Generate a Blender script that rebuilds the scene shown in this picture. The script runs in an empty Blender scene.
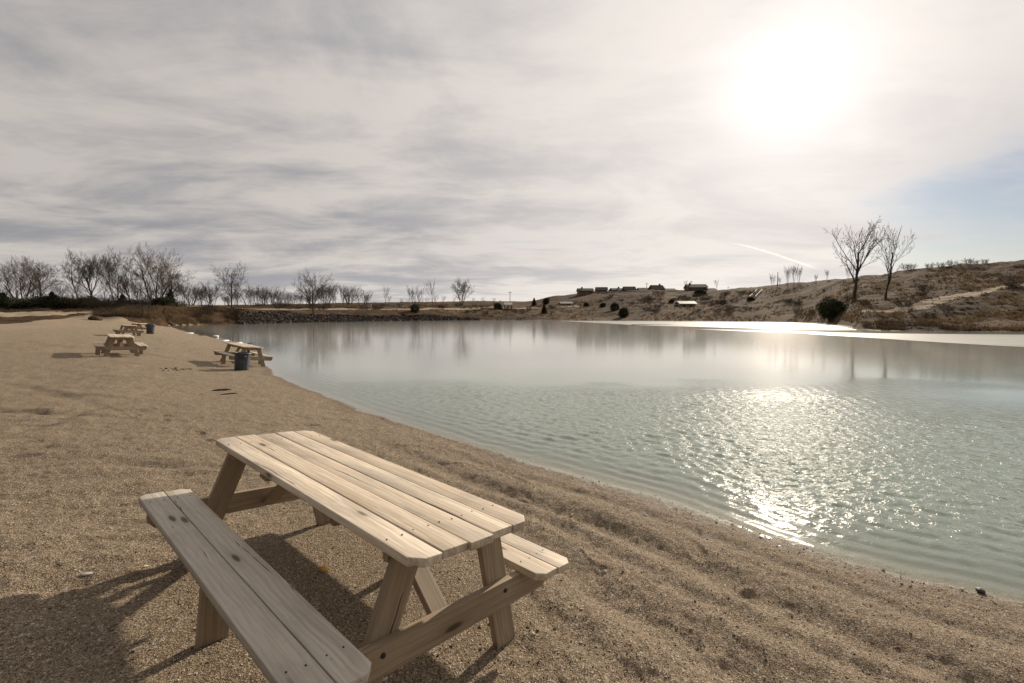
import bpy, bmesh, math, random
import numpy as np
from mathutils import Vector, Matrix

random.seed(7)
RNG = np.random.default_rng(11)
scene = bpy.context.scene
COL = scene.collection
R = math.radians

# ------------------------------------------------------------------ camera numbers
CAM_H = 2.05                       # lens above the water (z = 0)
PITCH = -0.0596
FPX = 455.0                        # 16 mm lens on a 36 mm sensor, in pixels of a 1024 wide frame
CP, SP = math.cos(PITCH), math.sin(PITCH)


def ray(px, py):
    dx, dy = (px - 512) / FPX, -(py - 341.5) / FPX
    return np.array([dx, CP - dy * SP, SP + dy * CP])


def at(px, py, Y):
    d = ray(px, py)
    if 60 < Y < 1000: Y = Y * dscale(px, Y)
    return np.array([0, 0, CAM_H]) + d * (Y / d[1])


def on_z(px, py, z=0.0):
    d = ray(px, py)
    return np.array([0, 0, CAM_H]) + d * ((z - CAM_H) / d[2])


SUN_AZ, SUN_EL = R(30.6), R(22.8)
SUN_DIR = Vector((math.sin(SUN_AZ) * math.cos(SUN_EL), math.cos(SUN_AZ) * math.cos(SUN_EL), math.sin(SUN_EL)))


# ------------------------------------------------------------------ noise
def _hash(ix, iy, seed):
    h = (ix.astype(np.int64) * 374761393 + iy.astype(np.int64) * 668265263 + seed * 1442695041) & 0xFFFFFFFF
    h = ((h ^ (h >> 13)) * 1274126177) & 0xFFFFFFFF
    return ((h ^ (h >> 16)) & 0xFFFF) / 65535.0


def vnoise(x, y, seed=0):
    ix, iy = np.floor(x), np.floor(y)
    fx, fy = x - ix, y - iy
    ux, uy = fx * fx * fx * (fx * (fx * 6 - 15) + 10), fy * fy * fy * (fy * (fy * 6 - 15) + 10)
    a, b = _hash(ix, iy, seed), _hash(ix + 1, iy, seed)
    c, d = _hash(ix, iy + 1, seed), _hash(ix + 1, iy + 1, seed)
    return (a + (b - a) * ux) * (1 - uy) + (c + (d - c) * ux) * uy - 0.5


def fbm(x, y, seed=0, octs=4, gain=0.5):
    s, a, f = 0.0, 1.0, 1.0
    for o in range(octs):
        ca, sa = math.cos(o * 1.1), math.sin(o * 1.1)
        s = s + a * vnoise((x * ca - y * sa) * f + o * 17.3, (x * sa + y * ca) * f - o * 9.1, seed + o)
        a *= gain
        f *= 2.03
    return s


def sstep(a, b, x):
    t = np.clip((x - a) / (b - a), 0, 1)
    return t * t * (3 - 2 * t)


# ------------------------------------------------------------------ lake outline (world metres)
NEAR_PX = [(1024, 608.8), (922.5, 586), (832, 559), (741, 527), (650.6, 495.5), (560, 471), (480, 448.5), (400, 425), (345, 405),
           (300, 388.5), (272, 374), (262, 362), (261, 353), (246, 344), (213, 337.5), (190, 332.5), (168, 326.3)]
FAR_PX = [(170, 325.3), (200, 324.8), (250, 323.8), (300, 322.3), (350, 321.5), (430, 320.4), (480, 320.1), (520, 320), (560, 320.1),
          (600, 320.2), (650, 320.6), (700, 321), (760, 321.7), (800, 322.5), (830, 324), (850, 326.8), (858, 329), (880, 330.6),
          (920, 331.2), (1024, 332)]
LAKE = [(25.0, -17.5), (12.0, -5.0)] + [tuple(on_z(*p)[:2]) for p in NEAR_PX] + [tuple(on_z(*p)[:2]) for p in FAR_PX] + \
       [(85, 46), (105, 25), (100, -10), (60, -32)]
LAKE = np.array(LAKE)


def lake_sd(x, y):
    """signed distance to the waterline, positive on land"""
    d2 = np.full(x.shape, 1e18)
    inside = np.zeros(x.shape, bool)
    n = len(LAKE)
    for i in range(n):
        ax, ay = LAKE[i]
        bx, by = LAKE[(i + 1) % n]
        ex, ey = bx - ax, by - ay
        t = np.clip(((x - ax) * ex + (y - ay) * ey) / (ex * ex + ey * ey), 0, 1)
        d2 = np.minimum(d2, (x - ax - t * ex) ** 2 + (y - ay - t * ey) ** 2)
        if ay != by:
            cond = ((ay > y) != (by > y)) & (x < (bx - ax) * (y - ay) / (by - ay) + ax)
            inside ^= cond
    d = np.sqrt(d2)
    return np.where(inside, -d, d)


# far terrain: for columns of directions, pairs (distance, apparent height line) that fix real heights
COLS = {
    -260: [(46, 325), (56, 320), (70, 315), (84, 311), (115, 307), (300, 305)],
    0: [(46, 325), (56, 320.5), (66, 316), (80, 311.5), (105, 307), (300, 305)],
    60: [(58, 323), (66, 319), (76, 313), (88, 309), (110, 306.5), (300, 305)],
    100: [(66, 322.3), (72, 319), (84, 311), (98, 308), (115, 306), (300, 305)],
    130: [(72, 322.3), (75, 315), (84, 308.5), (96, 308), (115, 306), (300, 305)],
    165: [(80, 325), (83, 316), (86, 308), (98, 307), (115, 306), (300, 305)],
    200: [(86, 324.8), (88, 318), (93, 310), (101, 307.5), (140, 306.5), (400, 306)],
    250: [(95, 323.8), (97, 318), (101, 311), (105, 309.3), (122, 307.5), (400, 305)],
    300: [(112, 322.3), (114, 318), (118, 311), (122, 309.3), (140, 307), (400, 304)],
    350: [(124, 321.5), (127, 317), (131, 311), (136, 309.5), (152, 306), (400, 303)],
    430: [(146, 320.4), (149, 316), (154, 311), (160, 309), (180, 305), (500, 302)],
    480: [(153, 320.1), (158, 317.5), (166, 313), (182, 308.5), (202, 303.5), (600, 301)],
    520: [(155, 320), (160, 317.5), (175, 313), (195, 309.5), (218, 304), (600, 301.5)],
    560: [(153, 320.1), (160, 317.5), (178, 312.5), (200, 308), (222, 301.5), (270, 295.5), (700, 300)],
    600: [(150, 320.2), (160, 317.5), (182, 311), (205, 305), (228, 298), (250, 292.2), (280, 291), (700, 297)],
    650: [(142, 320.6), (148, 318), (165, 311.5), (188, 304), (215, 297), (244, 291), (285, 290), (700, 296)],
    700: [(133, 321), (138, 318), (150, 311), (165, 309.5), (188, 304), (216, 297.5), (246, 291), (700, 295)],
    750: [(119, 321.6), (123, 318), (133, 311.5), (152, 304.5), (172, 297), (200, 288.5), (300, 288), (700, 295)],
    800: [(110, 322.5), (114, 319), (126, 311.5), (142, 303), (162, 293), (186, 283.5), (300, 284), (700, 292)],
    835: [(88, 324.6), (91, 320), (100, 313), (116, 302), (134, 290), (160, 279.5), (300, 282), (700, 290)],
    860: [(62, 329), (66, 325.5), (73, 318), (83, 305), (105, 291), (140, 277), (300, 280), (700, 290)],
    920: [(55, 331.2), (59, 327.5), (65, 320), (74, 308), (95, 287), (122, 269.5), (250, 274), (700, 288)],
    970: [(53, 331.6), (57, 328), (63, 320), (72, 304), (90, 282), (118, 265.5), (250, 271), (700, 288)],
    1024: [(52, 332), (56, 328.5), (62, 319), (71, 300), (84, 281), (112, 262), (250, 268), (700, 286)],
    1300: [(50, 333), (54, 328), (62, 314), (72, 292), (86, 272), (112, 252), (250, 262), (700, 284)],
}
COL_SCALE = {}
for _k, _v in COLS.items():
    if _k >= 165 and _k <= 1024:
        _d = np.linspace(_v[0][0] * 0.85, _v[0][0] * 1.25, 900)
        _i = np.nonzero(lake_sd((_k - 512) / FPX * _d, _d) < 0)[0]
        _a = _d[_i[-1]] if len(_i) else _v[0][0]
        COL_SCALE[_k] = _a / _v[0][0]
        COLS[_k] = [(p[0] * COL_SCALE[_k], p[1]) for p in _v]
        COLS[_k][0] = (_a, 314.3 + CAM_H / _a * FPX)
    else:
        COL_SCALE[_k] = 1.0
_ck, _cs = list(COL_SCALE.keys()), list(COL_SCALE.values())


def dscale(px, d):
    return float(np.interp(px, _ck, _cs)) if d > 60 else 1.0


_cu = np.array([(k - 512) / FPX for k in COLS])
_rk = np.geomspace(1.0, 40.0, 120)
_cds = np.array([v[0][0] for v in COLS.values()], float)
_tab = []
for k, v in COLS.items():
    d = np.array([p[0] for p in v], float)
    s = np.array([(314.3 - p[1]) / FPX for p in v])
    _tab.append(np.interp(np.log(_rk * d[0]), np.log(d), s))
_tab = np.array(_tab)


def far_profile(x, y):
    Y = np.maximum(y, 1.0)
    u = np.clip(x / Y, _cu[0], _cu[-1])
    ds = np.interp(u, _cu, _cds)
    r = Y / ds
    ci = np.clip(np.searchsorted(_cu, u) - 1, 0, len(_cu) - 2)
    ct = (u - _cu[ci]) / (_cu[ci + 1] - _cu[ci])
    ct = ct * ct * (3 - 2 * ct)
    rl = np.clip(np.log(np.maximum(r, 1.0)) / math.log(40.0) * (len(_rk) - 1), 0, len(_rk) - 1.001)
    ri = rl.astype(int)
    rt = rl - ri
    a = _tab[ci, ri] * (1 - rt) + _tab[ci, ri + 1] * rt
    b = _tab[ci + 1, ri] * (1 - rt) + _tab[ci + 1, ri + 1] * rt
    s = a * (1 - ct) + b * ct
    return CAM_H + s * Y, r, u


TABLE_O = np.array([-1.113, 2.727, 0.326])
TGX, TGY = -0.0791, -0.0653


def beach_micro(x, y, sd):
    """humps, tyre ruts and raked streaks of the gravelly sand (metres)"""
    r = np.hypot(x, y)
    a = 0.030 * fbm(x * 0.55, y * 0.55, 3, 3)
    a = a + 0.026 * fbm(x * 1.7, y * 1.7, 21, 3) * sstep(-0.8, 1.2, sd) * (1 - 0.6 * sstep(3.4, 2.4, sd) * sstep(20, 10, r))
    a = a + 0.020 * fbm(x * 5.2, y * 5.2, 41, 3) * sstep(60, 15, r) * sstep(-0.2, 0.6, sd)
    a = a + 0.010 * fbm(x * 19, y * 19, 61, 2) * sstep(22, 6, r)
    # wheel ruts run along the shore
    w = 0.12 * fbm(x * 0.5, y * 0.5, 77, 2)
    al = (x - y)                                            # distance along the shore
    near = sstep(26, 14, r)
    for off, wd, dp, sdv in ((0.55, 0.09, 0.020, 5), (1.18, 0.16, 0.060, 6), (1.55, 0.09, 0.020, 7), (2.05, 0.17, 0.054, 8), (2.55, 0.10, 0.020, 9)):
        q = (sd + w - off) / wd
        am = np.clip(0.95 + 0.6 * fbm(al * 0.25, al * 0.06 + off * 3, sdv, 2), 0.4, 1.3) * sstep(-1.5, 1.0, x + 0.3 * y - 1.0)
        a = a - near * dp * am * np.exp(-q * q) + near * dp * 0.75 * am * np.exp(-(q - 1.7) ** 2) + near * dp * 0.5 * am * np.exp(-(q + 1.7) ** 2)
    # older tracks curving over the open sand on the left
    for cx, cy, rad, dp in ((-30, -14, 36.0, 0.035), (-30, -14, 37.8, 0.030), (-24, -22, 34.6, 0.03), (-9, -19, 26.5, 0.03), (-9, -19, 28.2, 0.026),
                            (-38, 2, 31.5, 0.03)):
        q = (np.hypot(x - cx, y - cy) - rad + 0.5 * fbm(x * 0.35, y * 0.35, 91, 2)) / 0.16
        am = np.clip(0.45 + 1.4 * fbm(x * 0.33, y * 0.33, 95, 2), 0, 1) * sstep(3.2, 4.5, sd)
        a = a - dp * am * np.exp(-q * q) + 0.6 * dp * am * np.exp(-(q - 1.6) ** 2)
    # raked lines left of the table
    a = a + 0.022 * fbm(x * 1.1 + y * 0.25, y * 7.0 - x * 2.2, 131, 3) * sstep(2.5, 4.5, sd) * sstep(34, 12, r)
    a = a + 0.030 * fbm(x * 0.55 + y * 0.1, y * 2.4 - x * 1.1, 141, 3) * sstep(3.0, 5.0, sd) * sstep(70, 30, r)
    # scuffed hollows
    for hx, hy, rx, ry, dp in ((-4.05, 4.95, 0.34, 0.13, 0.075), (-3.0, 3.35, 0.22, 0.16, 0.03), (-5.6, 4.5, 0.4, 0.12, 0.05), (-3.6, 6.6, 0.5, 0.14, 0.04),
                               (-4.8, 3.6, 0.3, 0.2, 0.03), (-1.9, 2.0, 0.3, 0.2, 0.03), (0.8, 2.2, 0.25, 0.16, 0.03), (1.5, 1.6, 0.3, 0.2, 0.03)):
        a = a - dp * np.exp(-((x - hx) / rx) ** 2 - ((y - hy) / ry) ** 2)
    # trampled footprints
    m = (r < 13) & (sd > 0.6)
    if m.any():
        xx, yy, acc = x[m], y[m], np.zeros(m.sum())
        for fx, fy, fa in FOOT:
            ca, sa = math.cos(fa), math.sin(fa)
            dx, dy = xx - fx, yy - fy
            u_, v_ = dx * ca + dy * sa, -dx * sa + dy * ca
            q = np.sqrt((u_ / 0.145) ** 2 + (v_ / 0.06) ** 2)
            acc += -0.016 * np.exp(-q ** 4) + 0.009 * np.exp(-((q - 1.35) / 0.3) ** 2)
        a = a.copy()
        a[m] += acc
    return a


FOOT = []
_fr = random.Random(3)
for (sx_, sy_, hd, nst) in ((-7.5, 9.0, -0.75, 12), (-6.2, 5.0, 0.35, 9), (-4.6, 2.6, 1.25, 10), (0.6, 1.5, 0.9, 6), (-2.2, 8.2, -0.9, 9), (-9.5, 6.8, 0.15, 10), (0.9, 4.9, 2.45, 11), (-1.5, 1.2, 2.9, 5), (-3.4, 5.6, 0.6, 7)):
    for q in range(nst):
        hd += _fr.gauss(0, 0.12)
        sx_ += 0.62 * math.cos(hd)
        sy_ += 0.62 * math.sin(hd)
        o_ = 0.11 * (1 if q % 2 else -1)
        FOOT.append((sx_ - o_ * math.sin(hd), sy_ + o_ * math.cos(hd), hd + _fr.gauss(0, 0.15)))


def height(x, y, detail=True):
    x = np.asarray(x, float)
    y = np.asarray(y, float)
    sd = lake_sd(x, y)
    zb = np.interp(sd, [-60, -15, -3, 0, 4, 8, 14, 40, 80], [-4.0, -2.2, -0.40, 0, 0.40, 0.60, 0.75, 1.2, 1.6])
    # the plane the near picnic table stands on
    rt = np.hypot(x - TABLE_O[0], y - TABLE_O[1])
    plane = TABLE_O[2] + TGX * (x - TABLE_O[0]) + TGY * (y - TABLE_O[1])
    wp = 1 - sstep(1.7, 4.5, rt)
    zb = zb * (1 - wp) + plane * wp
    zf, r, u = far_profile(x, y)
    lakecol = sstep(-0.80, -0.74, u)
    wfar = np.where(sd > 0, sstep(0.80, 1.0, r) * (1 - lakecol) + lakecol * (r > np.interp(u, [-0.78, -0.70], [0.985, 0.70])), 0.0) * (y > 5)
    if detail:
        zb = zb + beach_micro(x, y, sd) * (1 - 0.85 * wp * sstep(1.3, 1.0, rt)) * np.where(sd > -0.3, 1, 0.3)
        am = sstep(1.0, 1.25, r)
        d = np.hypot(x, y)
        zf = zf + am * (0.9 * fbm(x * 0.045, y * 0.045, 201, 3) + 0.45 * fbm(x * 0.21, y * 0.21, 211, 3) + 0.22 * fbm(x * 0.8, y * 0.8, 221, 2)) * np.clip(sd / 10, 0, 1)
    zf = np.where(lakecol > 0.5, np.minimum(zf, 0.04 + sd * 1.1), zf)
    z = zb * (1 - wfar) + zf * wfar
    return z


def h1(x, y, detail=True):
    return float(height(np.array([x]), np.array([y]), detail)[0])


# ------------------------------------------------------------------ object helpers
def tag(o, label=None, cat=None, group=None, kind=None):
    if label: o['label'] = label
    if cat: o['category'] = cat
    if group: o['group'] = group
    if kind: o['kind'] = kind
    return o


def mesh_obj(name, verts, faces, mat, parent=None, smooth=True, edges=None):
    me = bpy.data.meshes.new(name)
    me.from_pydata([tuple(v) for v in verts], [], [tuple(f) for f in faces])
    me.update()
    if smooth:
        me.polygons.foreach_set('use_smooth', [True] * len(me.polygons))
    if mat: me.materials.append(mat)
    o = bpy.data.objects.new(name, me)
    COL.objects.link(o)
    if parent: o.parent = parent
    return o


def np_mesh(name, verts, faces, mat, smooth=True):
    """verts (n,3) float array, faces (m,k) int array"""
    me = bpy.data.meshes.new(name)
    verts = np.asarray(verts, np.float32)
    faces = np.asarray(faces, np.int32)
    n, (m, k) = len(verts), faces.shape
    me.vertices.add(n)
    me.vertices.foreach_set('co', verts.ravel())
    me.loops.add(m * k)
    me.loops.foreach_set('vertex_index', faces.ravel())
    me.polygons.add(m)
    me.polygons.foreach_set('loop_start', np.arange(0, m * k, k, dtype=np.int32))
    me.polygons.foreach_set('loop_total', np.full(m, k, np.int32))
    me.polygons.foreach_set('use_smooth', np.full(m, smooth, bool))
    me.update(calc_edges=True)
    me.validate()
    if mat: me.materials.append(mat)
    o = bpy.data.objects.new(name, me)
    COL.objects.link(o)
    return o


def bm_obj(name, bm, mat, parent=None, smooth=False):
    me = bpy.data.meshes.new(name)
    bm.to_mesh(me)
    bm.free()
    if smooth:
        me.polygons.foreach_set('use_smooth', [True] * len(me.polygons))
    if mat: me.materials.append(mat)
    o = bpy.data.objects.new(name, me)
    COL.objects.link(o)
    if parent: o.parent = parent
    return o


def empty(name, loc=(0, 0, 0), rz=0.0):
    o = bpy.data.objects.new(name, None)
    o.empty_display_size = 0.2
    COL.objects.link(o)
    o.location = loc
    o.rotation_euler = (0, 0, rz)
    return o


def copy_tree(o, parent=None):
    c = o.copy()
    COL.objects.link(c)
    c.parent = parent
    for ch in list(o.children):
        if ch.name.split('.')[0] != 'screw':              # too small to see on the far ones
            copy_tree(ch, c)
    return c


def attr_color(o, cols):
    """cols: (nverts,3) real pigment colours of single pieces"""
    a = o.data.color_attributes.new('tint', 'FLOAT_COLOR', 'POINT')
    c = np.ones((len(cols), 4), np.float32)
    c[:, :3] = cols
    a.data.foreach_set('color', c.ravel())


# ------------------------------------------------------------------ node helpers
class NT:
    def __init__(self, name, world=None):
        if world is None:
            self.m = bpy.data.materials.new(name)
            self.m.use_nodes = True
            self.t = self.m.node_tree
        else:
            self.m = None
            self.t = world.node_tree
        self.t.nodes.clear()

    def n(self, typ, _in=None, **kw):
        nd = self.t.nodes.new(typ)
        for k, v in kw.items():
            setattr(nd, k, v)
        for k, v in (_in or {}).items():
            self.set(nd, k, v)
        return nd

    def set(self, nd, k, v):
        s = nd.inputs[k]
        if isinstance(v, bpy.types.NodeSocket):
            self.t.links.new(v, s)
        elif isinstance(v, bpy.types.Node):
            self.t.links.new(v.outputs[0], s)
        else:
            s.default_value = v

    def math(self, op, a, b=None, c=None, clamp=False):
        nd = self.n('ShaderNodeMath', operation=op, use_clamp=clamp)
        for i, v in enumerate((a, b, c)):
            if v is not None: self.set(nd, i, v)
        return nd.outputs[0]

    def vmath(self, op, a, b=None):
        nd = self.n('ShaderNodeVectorMath', operation=op)
        self.set(nd, 0, a)
        if b is not None: self.set(nd, 1, b)
        return nd.outputs['Value'] if op in ('DOT_PRODUCT', 'LENGTH', 'DISTANCE') else nd.outputs[0]

    def mix(self, fac, a, b, typ='MIX'):
        nd = self.n('ShaderNodeMix', data_type='RGBA', blend_type=typ)
        self.set(nd, 0, fac)
        for i, v in ((6, a), (7, b)):
            if isinstance(v, tuple) and len(v) == 3: v = (*v, 1)
            self.set(nd, i, v)
        return nd.outputs[2]

    def noise(self, vec, scale, detail=4, rough=0.55, dist=0.0, out=0):
        nd = self.n('ShaderNodeTexNoise', {'Scale': scale, 'Detail': detail, 'Roughness': rough, 'Distortion': dist})
        if vec is not None: self.set(nd, 'Vector', vec)
        return nd.outputs[out]

    def vor(self, vec, scale, feature='F1', out='Distance', rnd=1.0):
        nd = self.n('ShaderNodeTexVoronoi', {'Scale': scale, 'Randomness': rnd}, feature=feature)
        if vec is not None: self.set(nd, 'Vector', vec)
        return nd.outputs[out]

    def ramp(self, fac, stops, interp='LINEAR'):
        nd = self.n('ShaderNodeValToRGB', {0: fac})
        cr = nd.color_ramp
        cr.interpolation = interp
        while len(cr.elements) > 2: cr.elements.remove(cr.elements[-1])
        for i, (p, c) in enumerate(stops):
            e = cr.elements[i] if i < 2 else cr.elements.new(p)
            e.position = p
            e.color = (*c, 1) if len(c) == 3 else c
        return nd.outputs[0]

    def rng(self, v, a, b, c=0.0, d=1.0, smooth=True):
        nd = self.n('ShaderNodeMapRange', {0: v, 1: a, 2: b, 3: c, 4: d}, interpolation_type='SMOOTHSTEP' if smooth else 'LINEAR')
        return nd.outputs[0]

    def mapping(self, vec, scale=(1, 1, 1), rot=(0, 0, 0), loc=(0, 0, 0)):
        return self.n('ShaderNodeMapping', {'Vector': vec, 'Scale': scale, 'Rotation': rot, 'Location': loc}).outputs[0]

    def pos(self):
        return self.n('ShaderNodeNewGeometry').outputs['Position']

    def bump(self, h, strength=0.5, dist=0.01, normal=None):
        nd = self.n('ShaderNodeBump', {'Strength': strength, 'Distance': dist, 'Height': h})
        if normal is not None: self.set(nd, 'Normal', normal)
        return nd.outputs[0]

    def principled(self, col, rough=0.6, spec=0.3, normal=None, **kw):
        if isinstance(col, tuple) and len(col) == 3: col = (*col, 1)
        nd = self.n('ShaderNodeBsdfPrincipled', {'Base Color': col, 'Roughness': rough, 'Specular IOR Level': spec})
        if normal is not None: self.set(nd, 'Normal', normal)
        for k, v in kw.items(): self.set(nd, k, v)
        return nd.outputs[0]

    def out(self, sh, vol=None):
        o = self.n('ShaderNodeOutputWorld' if self.m is None else 'ShaderNodeOutputMaterial')
        if sh is not None: self.set(o, 'Surface', sh)
        if vol is not None: self.set(o, 'Volume', vol)
        return self.m


# ------------------------------------------------------------------ materials
def mat_sand():
    t = NT('gravelly_sand')
    p = t.pos()
    big = t.noise(p, 0.35, 5, 0.6)
    mid = t.noise(p, 3.5, 5, 0.65)
    grit = t.vor(p, 205.0, out='Color')
    grit2 = t.vor(p, 80.0, out='Color')
    sep = t.n('ShaderNodeSeparateColor', {0: grit})
    sep2 = t.n('ShaderNodeSeparateColor', {0: grit2})
    base = t.mix(t.rng(big, 0.35, 0.65), (0.270, 0.195, 0.120), (0.355, 0.266, 0.170))
    base = t.mix(t.math('MULTIPLY', t.rng(mid, 0.45, 0.75), 0.35), base, (0.19, 0.135, 0.095))
    stone = t.ramp(sep.outputs[0], [(0.0, (0.085, 0.064, 0.047)), (0.3, (0.200, 0.148, 0.098)), (0.6, (0.35, 0.262, 0.168)), (0.86, (0.47, 0.385, 0.285)), (1.0, (0.60, 0.52, 0.42))])
    c = t.mix(0.70, base, stone)
    c = t.mix(t.math('MULTIPLY', t.math('GREATER_THAN', sep2.outputs[1], 0.86), 0.6), c, (0.10, 0.08, 0.065))
    c = t.mix(t.math('MULTIPLY', t.math('GREATER_THAN', sep2.outputs[2], 0.93), 0.6), c, (0.62, 0.55, 0.46))
    # damp band at the waterline (height above the water is real wetness)
    z = t.n('ShaderNodeSeparateXYZ', {0: p}).outputs[2]
    zz = t.math('ADD', z, t.math('MULTIPLY', t.math('SUBTRACT', mid, 0.5), 0.08))
    wet = t.rng(zz, 0.035, 0.0)
    dry = t.mix(wet, c, t.mix(1.0, c, (0.66, 0.63, 0.60), 'MULTIPLY'))
    # bed painted paler below the water, standing in for the bright shore reflection
    dry = t.mix(t.math('MULTIPLY', t.rng(z, 0.008, -0.012), 0.8), dry, (0.52, 0.47, 0.385))
    b1 = t.bump(t.vor(p, 205.0), 0.95, 0.0085)
    b2 = t.bump(t.vor(p, 80.0), 0.7, 0.015, b1)
    b3 = t.bump(t.noise(p, 14, 5, 0.7), 0.6, 0.03, b2)
    rough = t.math('SUBTRACT', 0.9, t.math('MULTIPLY', wet, 0.25))
    return t.out(t.principled(dry, rough, 0.25, b3))


def mat_ground():
    t = NT('dry_grass_soil')
    p = t.pos()
    a = t.noise(p, 0.035, 5, 0.6, 0.4)
    b = t.noise(t.mapping(p, (1, 1, 2.5)), 0.22, 6, 0.65, 0.6)
    c = t.noise(p, 1.4, 6, 0.7)
    col = t.ramp(t.math('ADD', t.math('MULTIPLY', a, 0.45), t.math('MULTIPLY', b, 0.55)),
                 [(0.36, (0.038, 0.027, 0.018)), (0.45, (0.068, 0.041, 0.023)), (0.53, (0.115, 0.071, 0.037)), (0.62, (0.175, 0.115, 0.060)), (0.72, (0.092, 0.060, 0.038))])
    col = t.mix(t.rng(c, 0.42, 0.68), col, t.mix(1.0, col, (0.64, 0.60, 0.57), 'MULTIPLY'))
    brush = t.math('MULTIPLY', t.rng(t.noise(t.mapping(p, (1, 1, 3)), 0.07, 5, 0.65, 0.8), 0.53, 0.62), 0.65)
    col = t.mix(brush, col, (0.040, 0.031, 0.028))
    pale = t.math('GREATER_THAN', t.noise(p, 2.6, 4, 0.7), 0.75)
    col = t.mix(t.math('MULTIPLY', pale, 0.6), col, (0.22, 0.18, 0.13))
    n = t.bump(t.noise(p, 3.0, 6, 0.7), 0.9, 0.35)
    return t.out(t.principled(col, 0.95, 0.1, n))


def mat_road():
    t = NT('pale_gravel_road')
    p = t.pos()
    a = t.noise(p, 0.3, 5, 0.6)
    col = t.mix(a, (0.30, 0.235, 0.165), (0.42, 0.345, 0.25))
    col = t.mix(t.rng(t.noise(p, 2.2, 5, 0.7), 0.5, 0.8), col, (0.22, 0.17, 0.12))
    return t.out(t.principled(col, 0.95, 0.1, t.bump(t.noise(p, 5, 5, 0.7), 0.5, 0.06)))


def mat_water():
    t = NT('milky_quarry_water')
    p = t.pos()
    xyz = t.n('ShaderNodeSeparateXYZ', {0: p})
    dep = t.n('ShaderNodeAttribute', attribute_name='depth').outputs['Fac']
    calm = t.n('ShaderNodeAttribute', attribute_name='ripple').outputs['Fac']
    body = t.mix(t.noise(p, 0.25, 4, 0.6), (0.240, 0.292, 0.245), (0.280, 0.330, 0.275))
    iced = t.n('ShaderNodeAttribute', attribute_name='iced').outputs['Fac']
    body = t.mix(iced, body, t.mix(t.noise(t.mapping(p, (0.4, 1, 1), (0, 0, R(-12))), 0.16, 5, 0.6, 0.5), (0.37, 0.39, 0.335), (0.48, 0.48, 0.42)))
    dif = t.n('ShaderNodeBsdfDiffuse', {'Color': body}).outputs[0]
    tr = t.n('ShaderNodeBsdfTransparent', {'Color': (0.90, 0.92, 0.88, 1)}).outputs[0]
    k = t.math('SUBTRACT', 1.0, t.math('POWER', 2.718, t.math('MULTIPLY', dep, -11.0)))
    base = t.n('ShaderNodeMixShader', {0: k, 1: tr, 2: dif}).outputs[0]
    fine = t.noise(t.mapping(p, (1, 1.3, 1), (0, 0, R(35))), 9.0, 3, 0.55, 0.3)
    nrm = t.bump(fine, t.math('MULTIPLY', calm, 1.0), 0.036)
    # Schlick's Fresnel for water, the same from above and from below (unbent light reaches the bed)
    ci = t.math('ABSOLUTE', t.vmath('DOT_PRODUCT', nrm, t.n('ShaderNodeNewGeometry').outputs['Incoming']))
    fr = t.math('ADD', 0.02, t.math('MULTIPLY', 0.98, t.math('POWER', t.math('SUBTRACT', 1.0, ci, None, True), 5.0)))
    gl = t.n('ShaderNodeBsdfGlossy', {'Color': (1, 1, 1, 1), 'Roughness': t.rng(iced, 0, 1, 0.085, 0.098), 'Normal': nrm}).outputs[0]
    return t.out(t.n('ShaderNodeMixShader', {0: fr, 1: base, 2: gl}).outputs[0])


def mat_ice(name, col, rough, k=1.0):
    t = NT(name)
    p = t.pos()
    n1 = t.noise(t.mapping(p, (0.4, 1, 1), (0, 0, R(-12))), 0.16, 5, 0.6, 0.5)
    c = t.mix(t.rng(n1, 0.35, 0.65), tuple(v * 0.86 for v in col), col)
    if k > 1: c = t.mix(t.math('MULTIPLY', t.rng(t.noise(t.mapping(p, (0.5, 1.6, 1), (0, 0, R(-8))), 0.5, 5, 0.65), 0.52, 0.66), 0.6), c, (0.20, 0.215, 0.205))
    rg = t.rng(n1, 0.3, 0.7, rough * 0.75, rough * 1.3)
    b = t.bump(t.noise(p, 1.5, 4, 0.6), 0.04 * k, 0.02)
    return t.out(t.principled(c, rg, 0.5 if k == 1.0 else 0.15, b, IOR=1.31))


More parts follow.
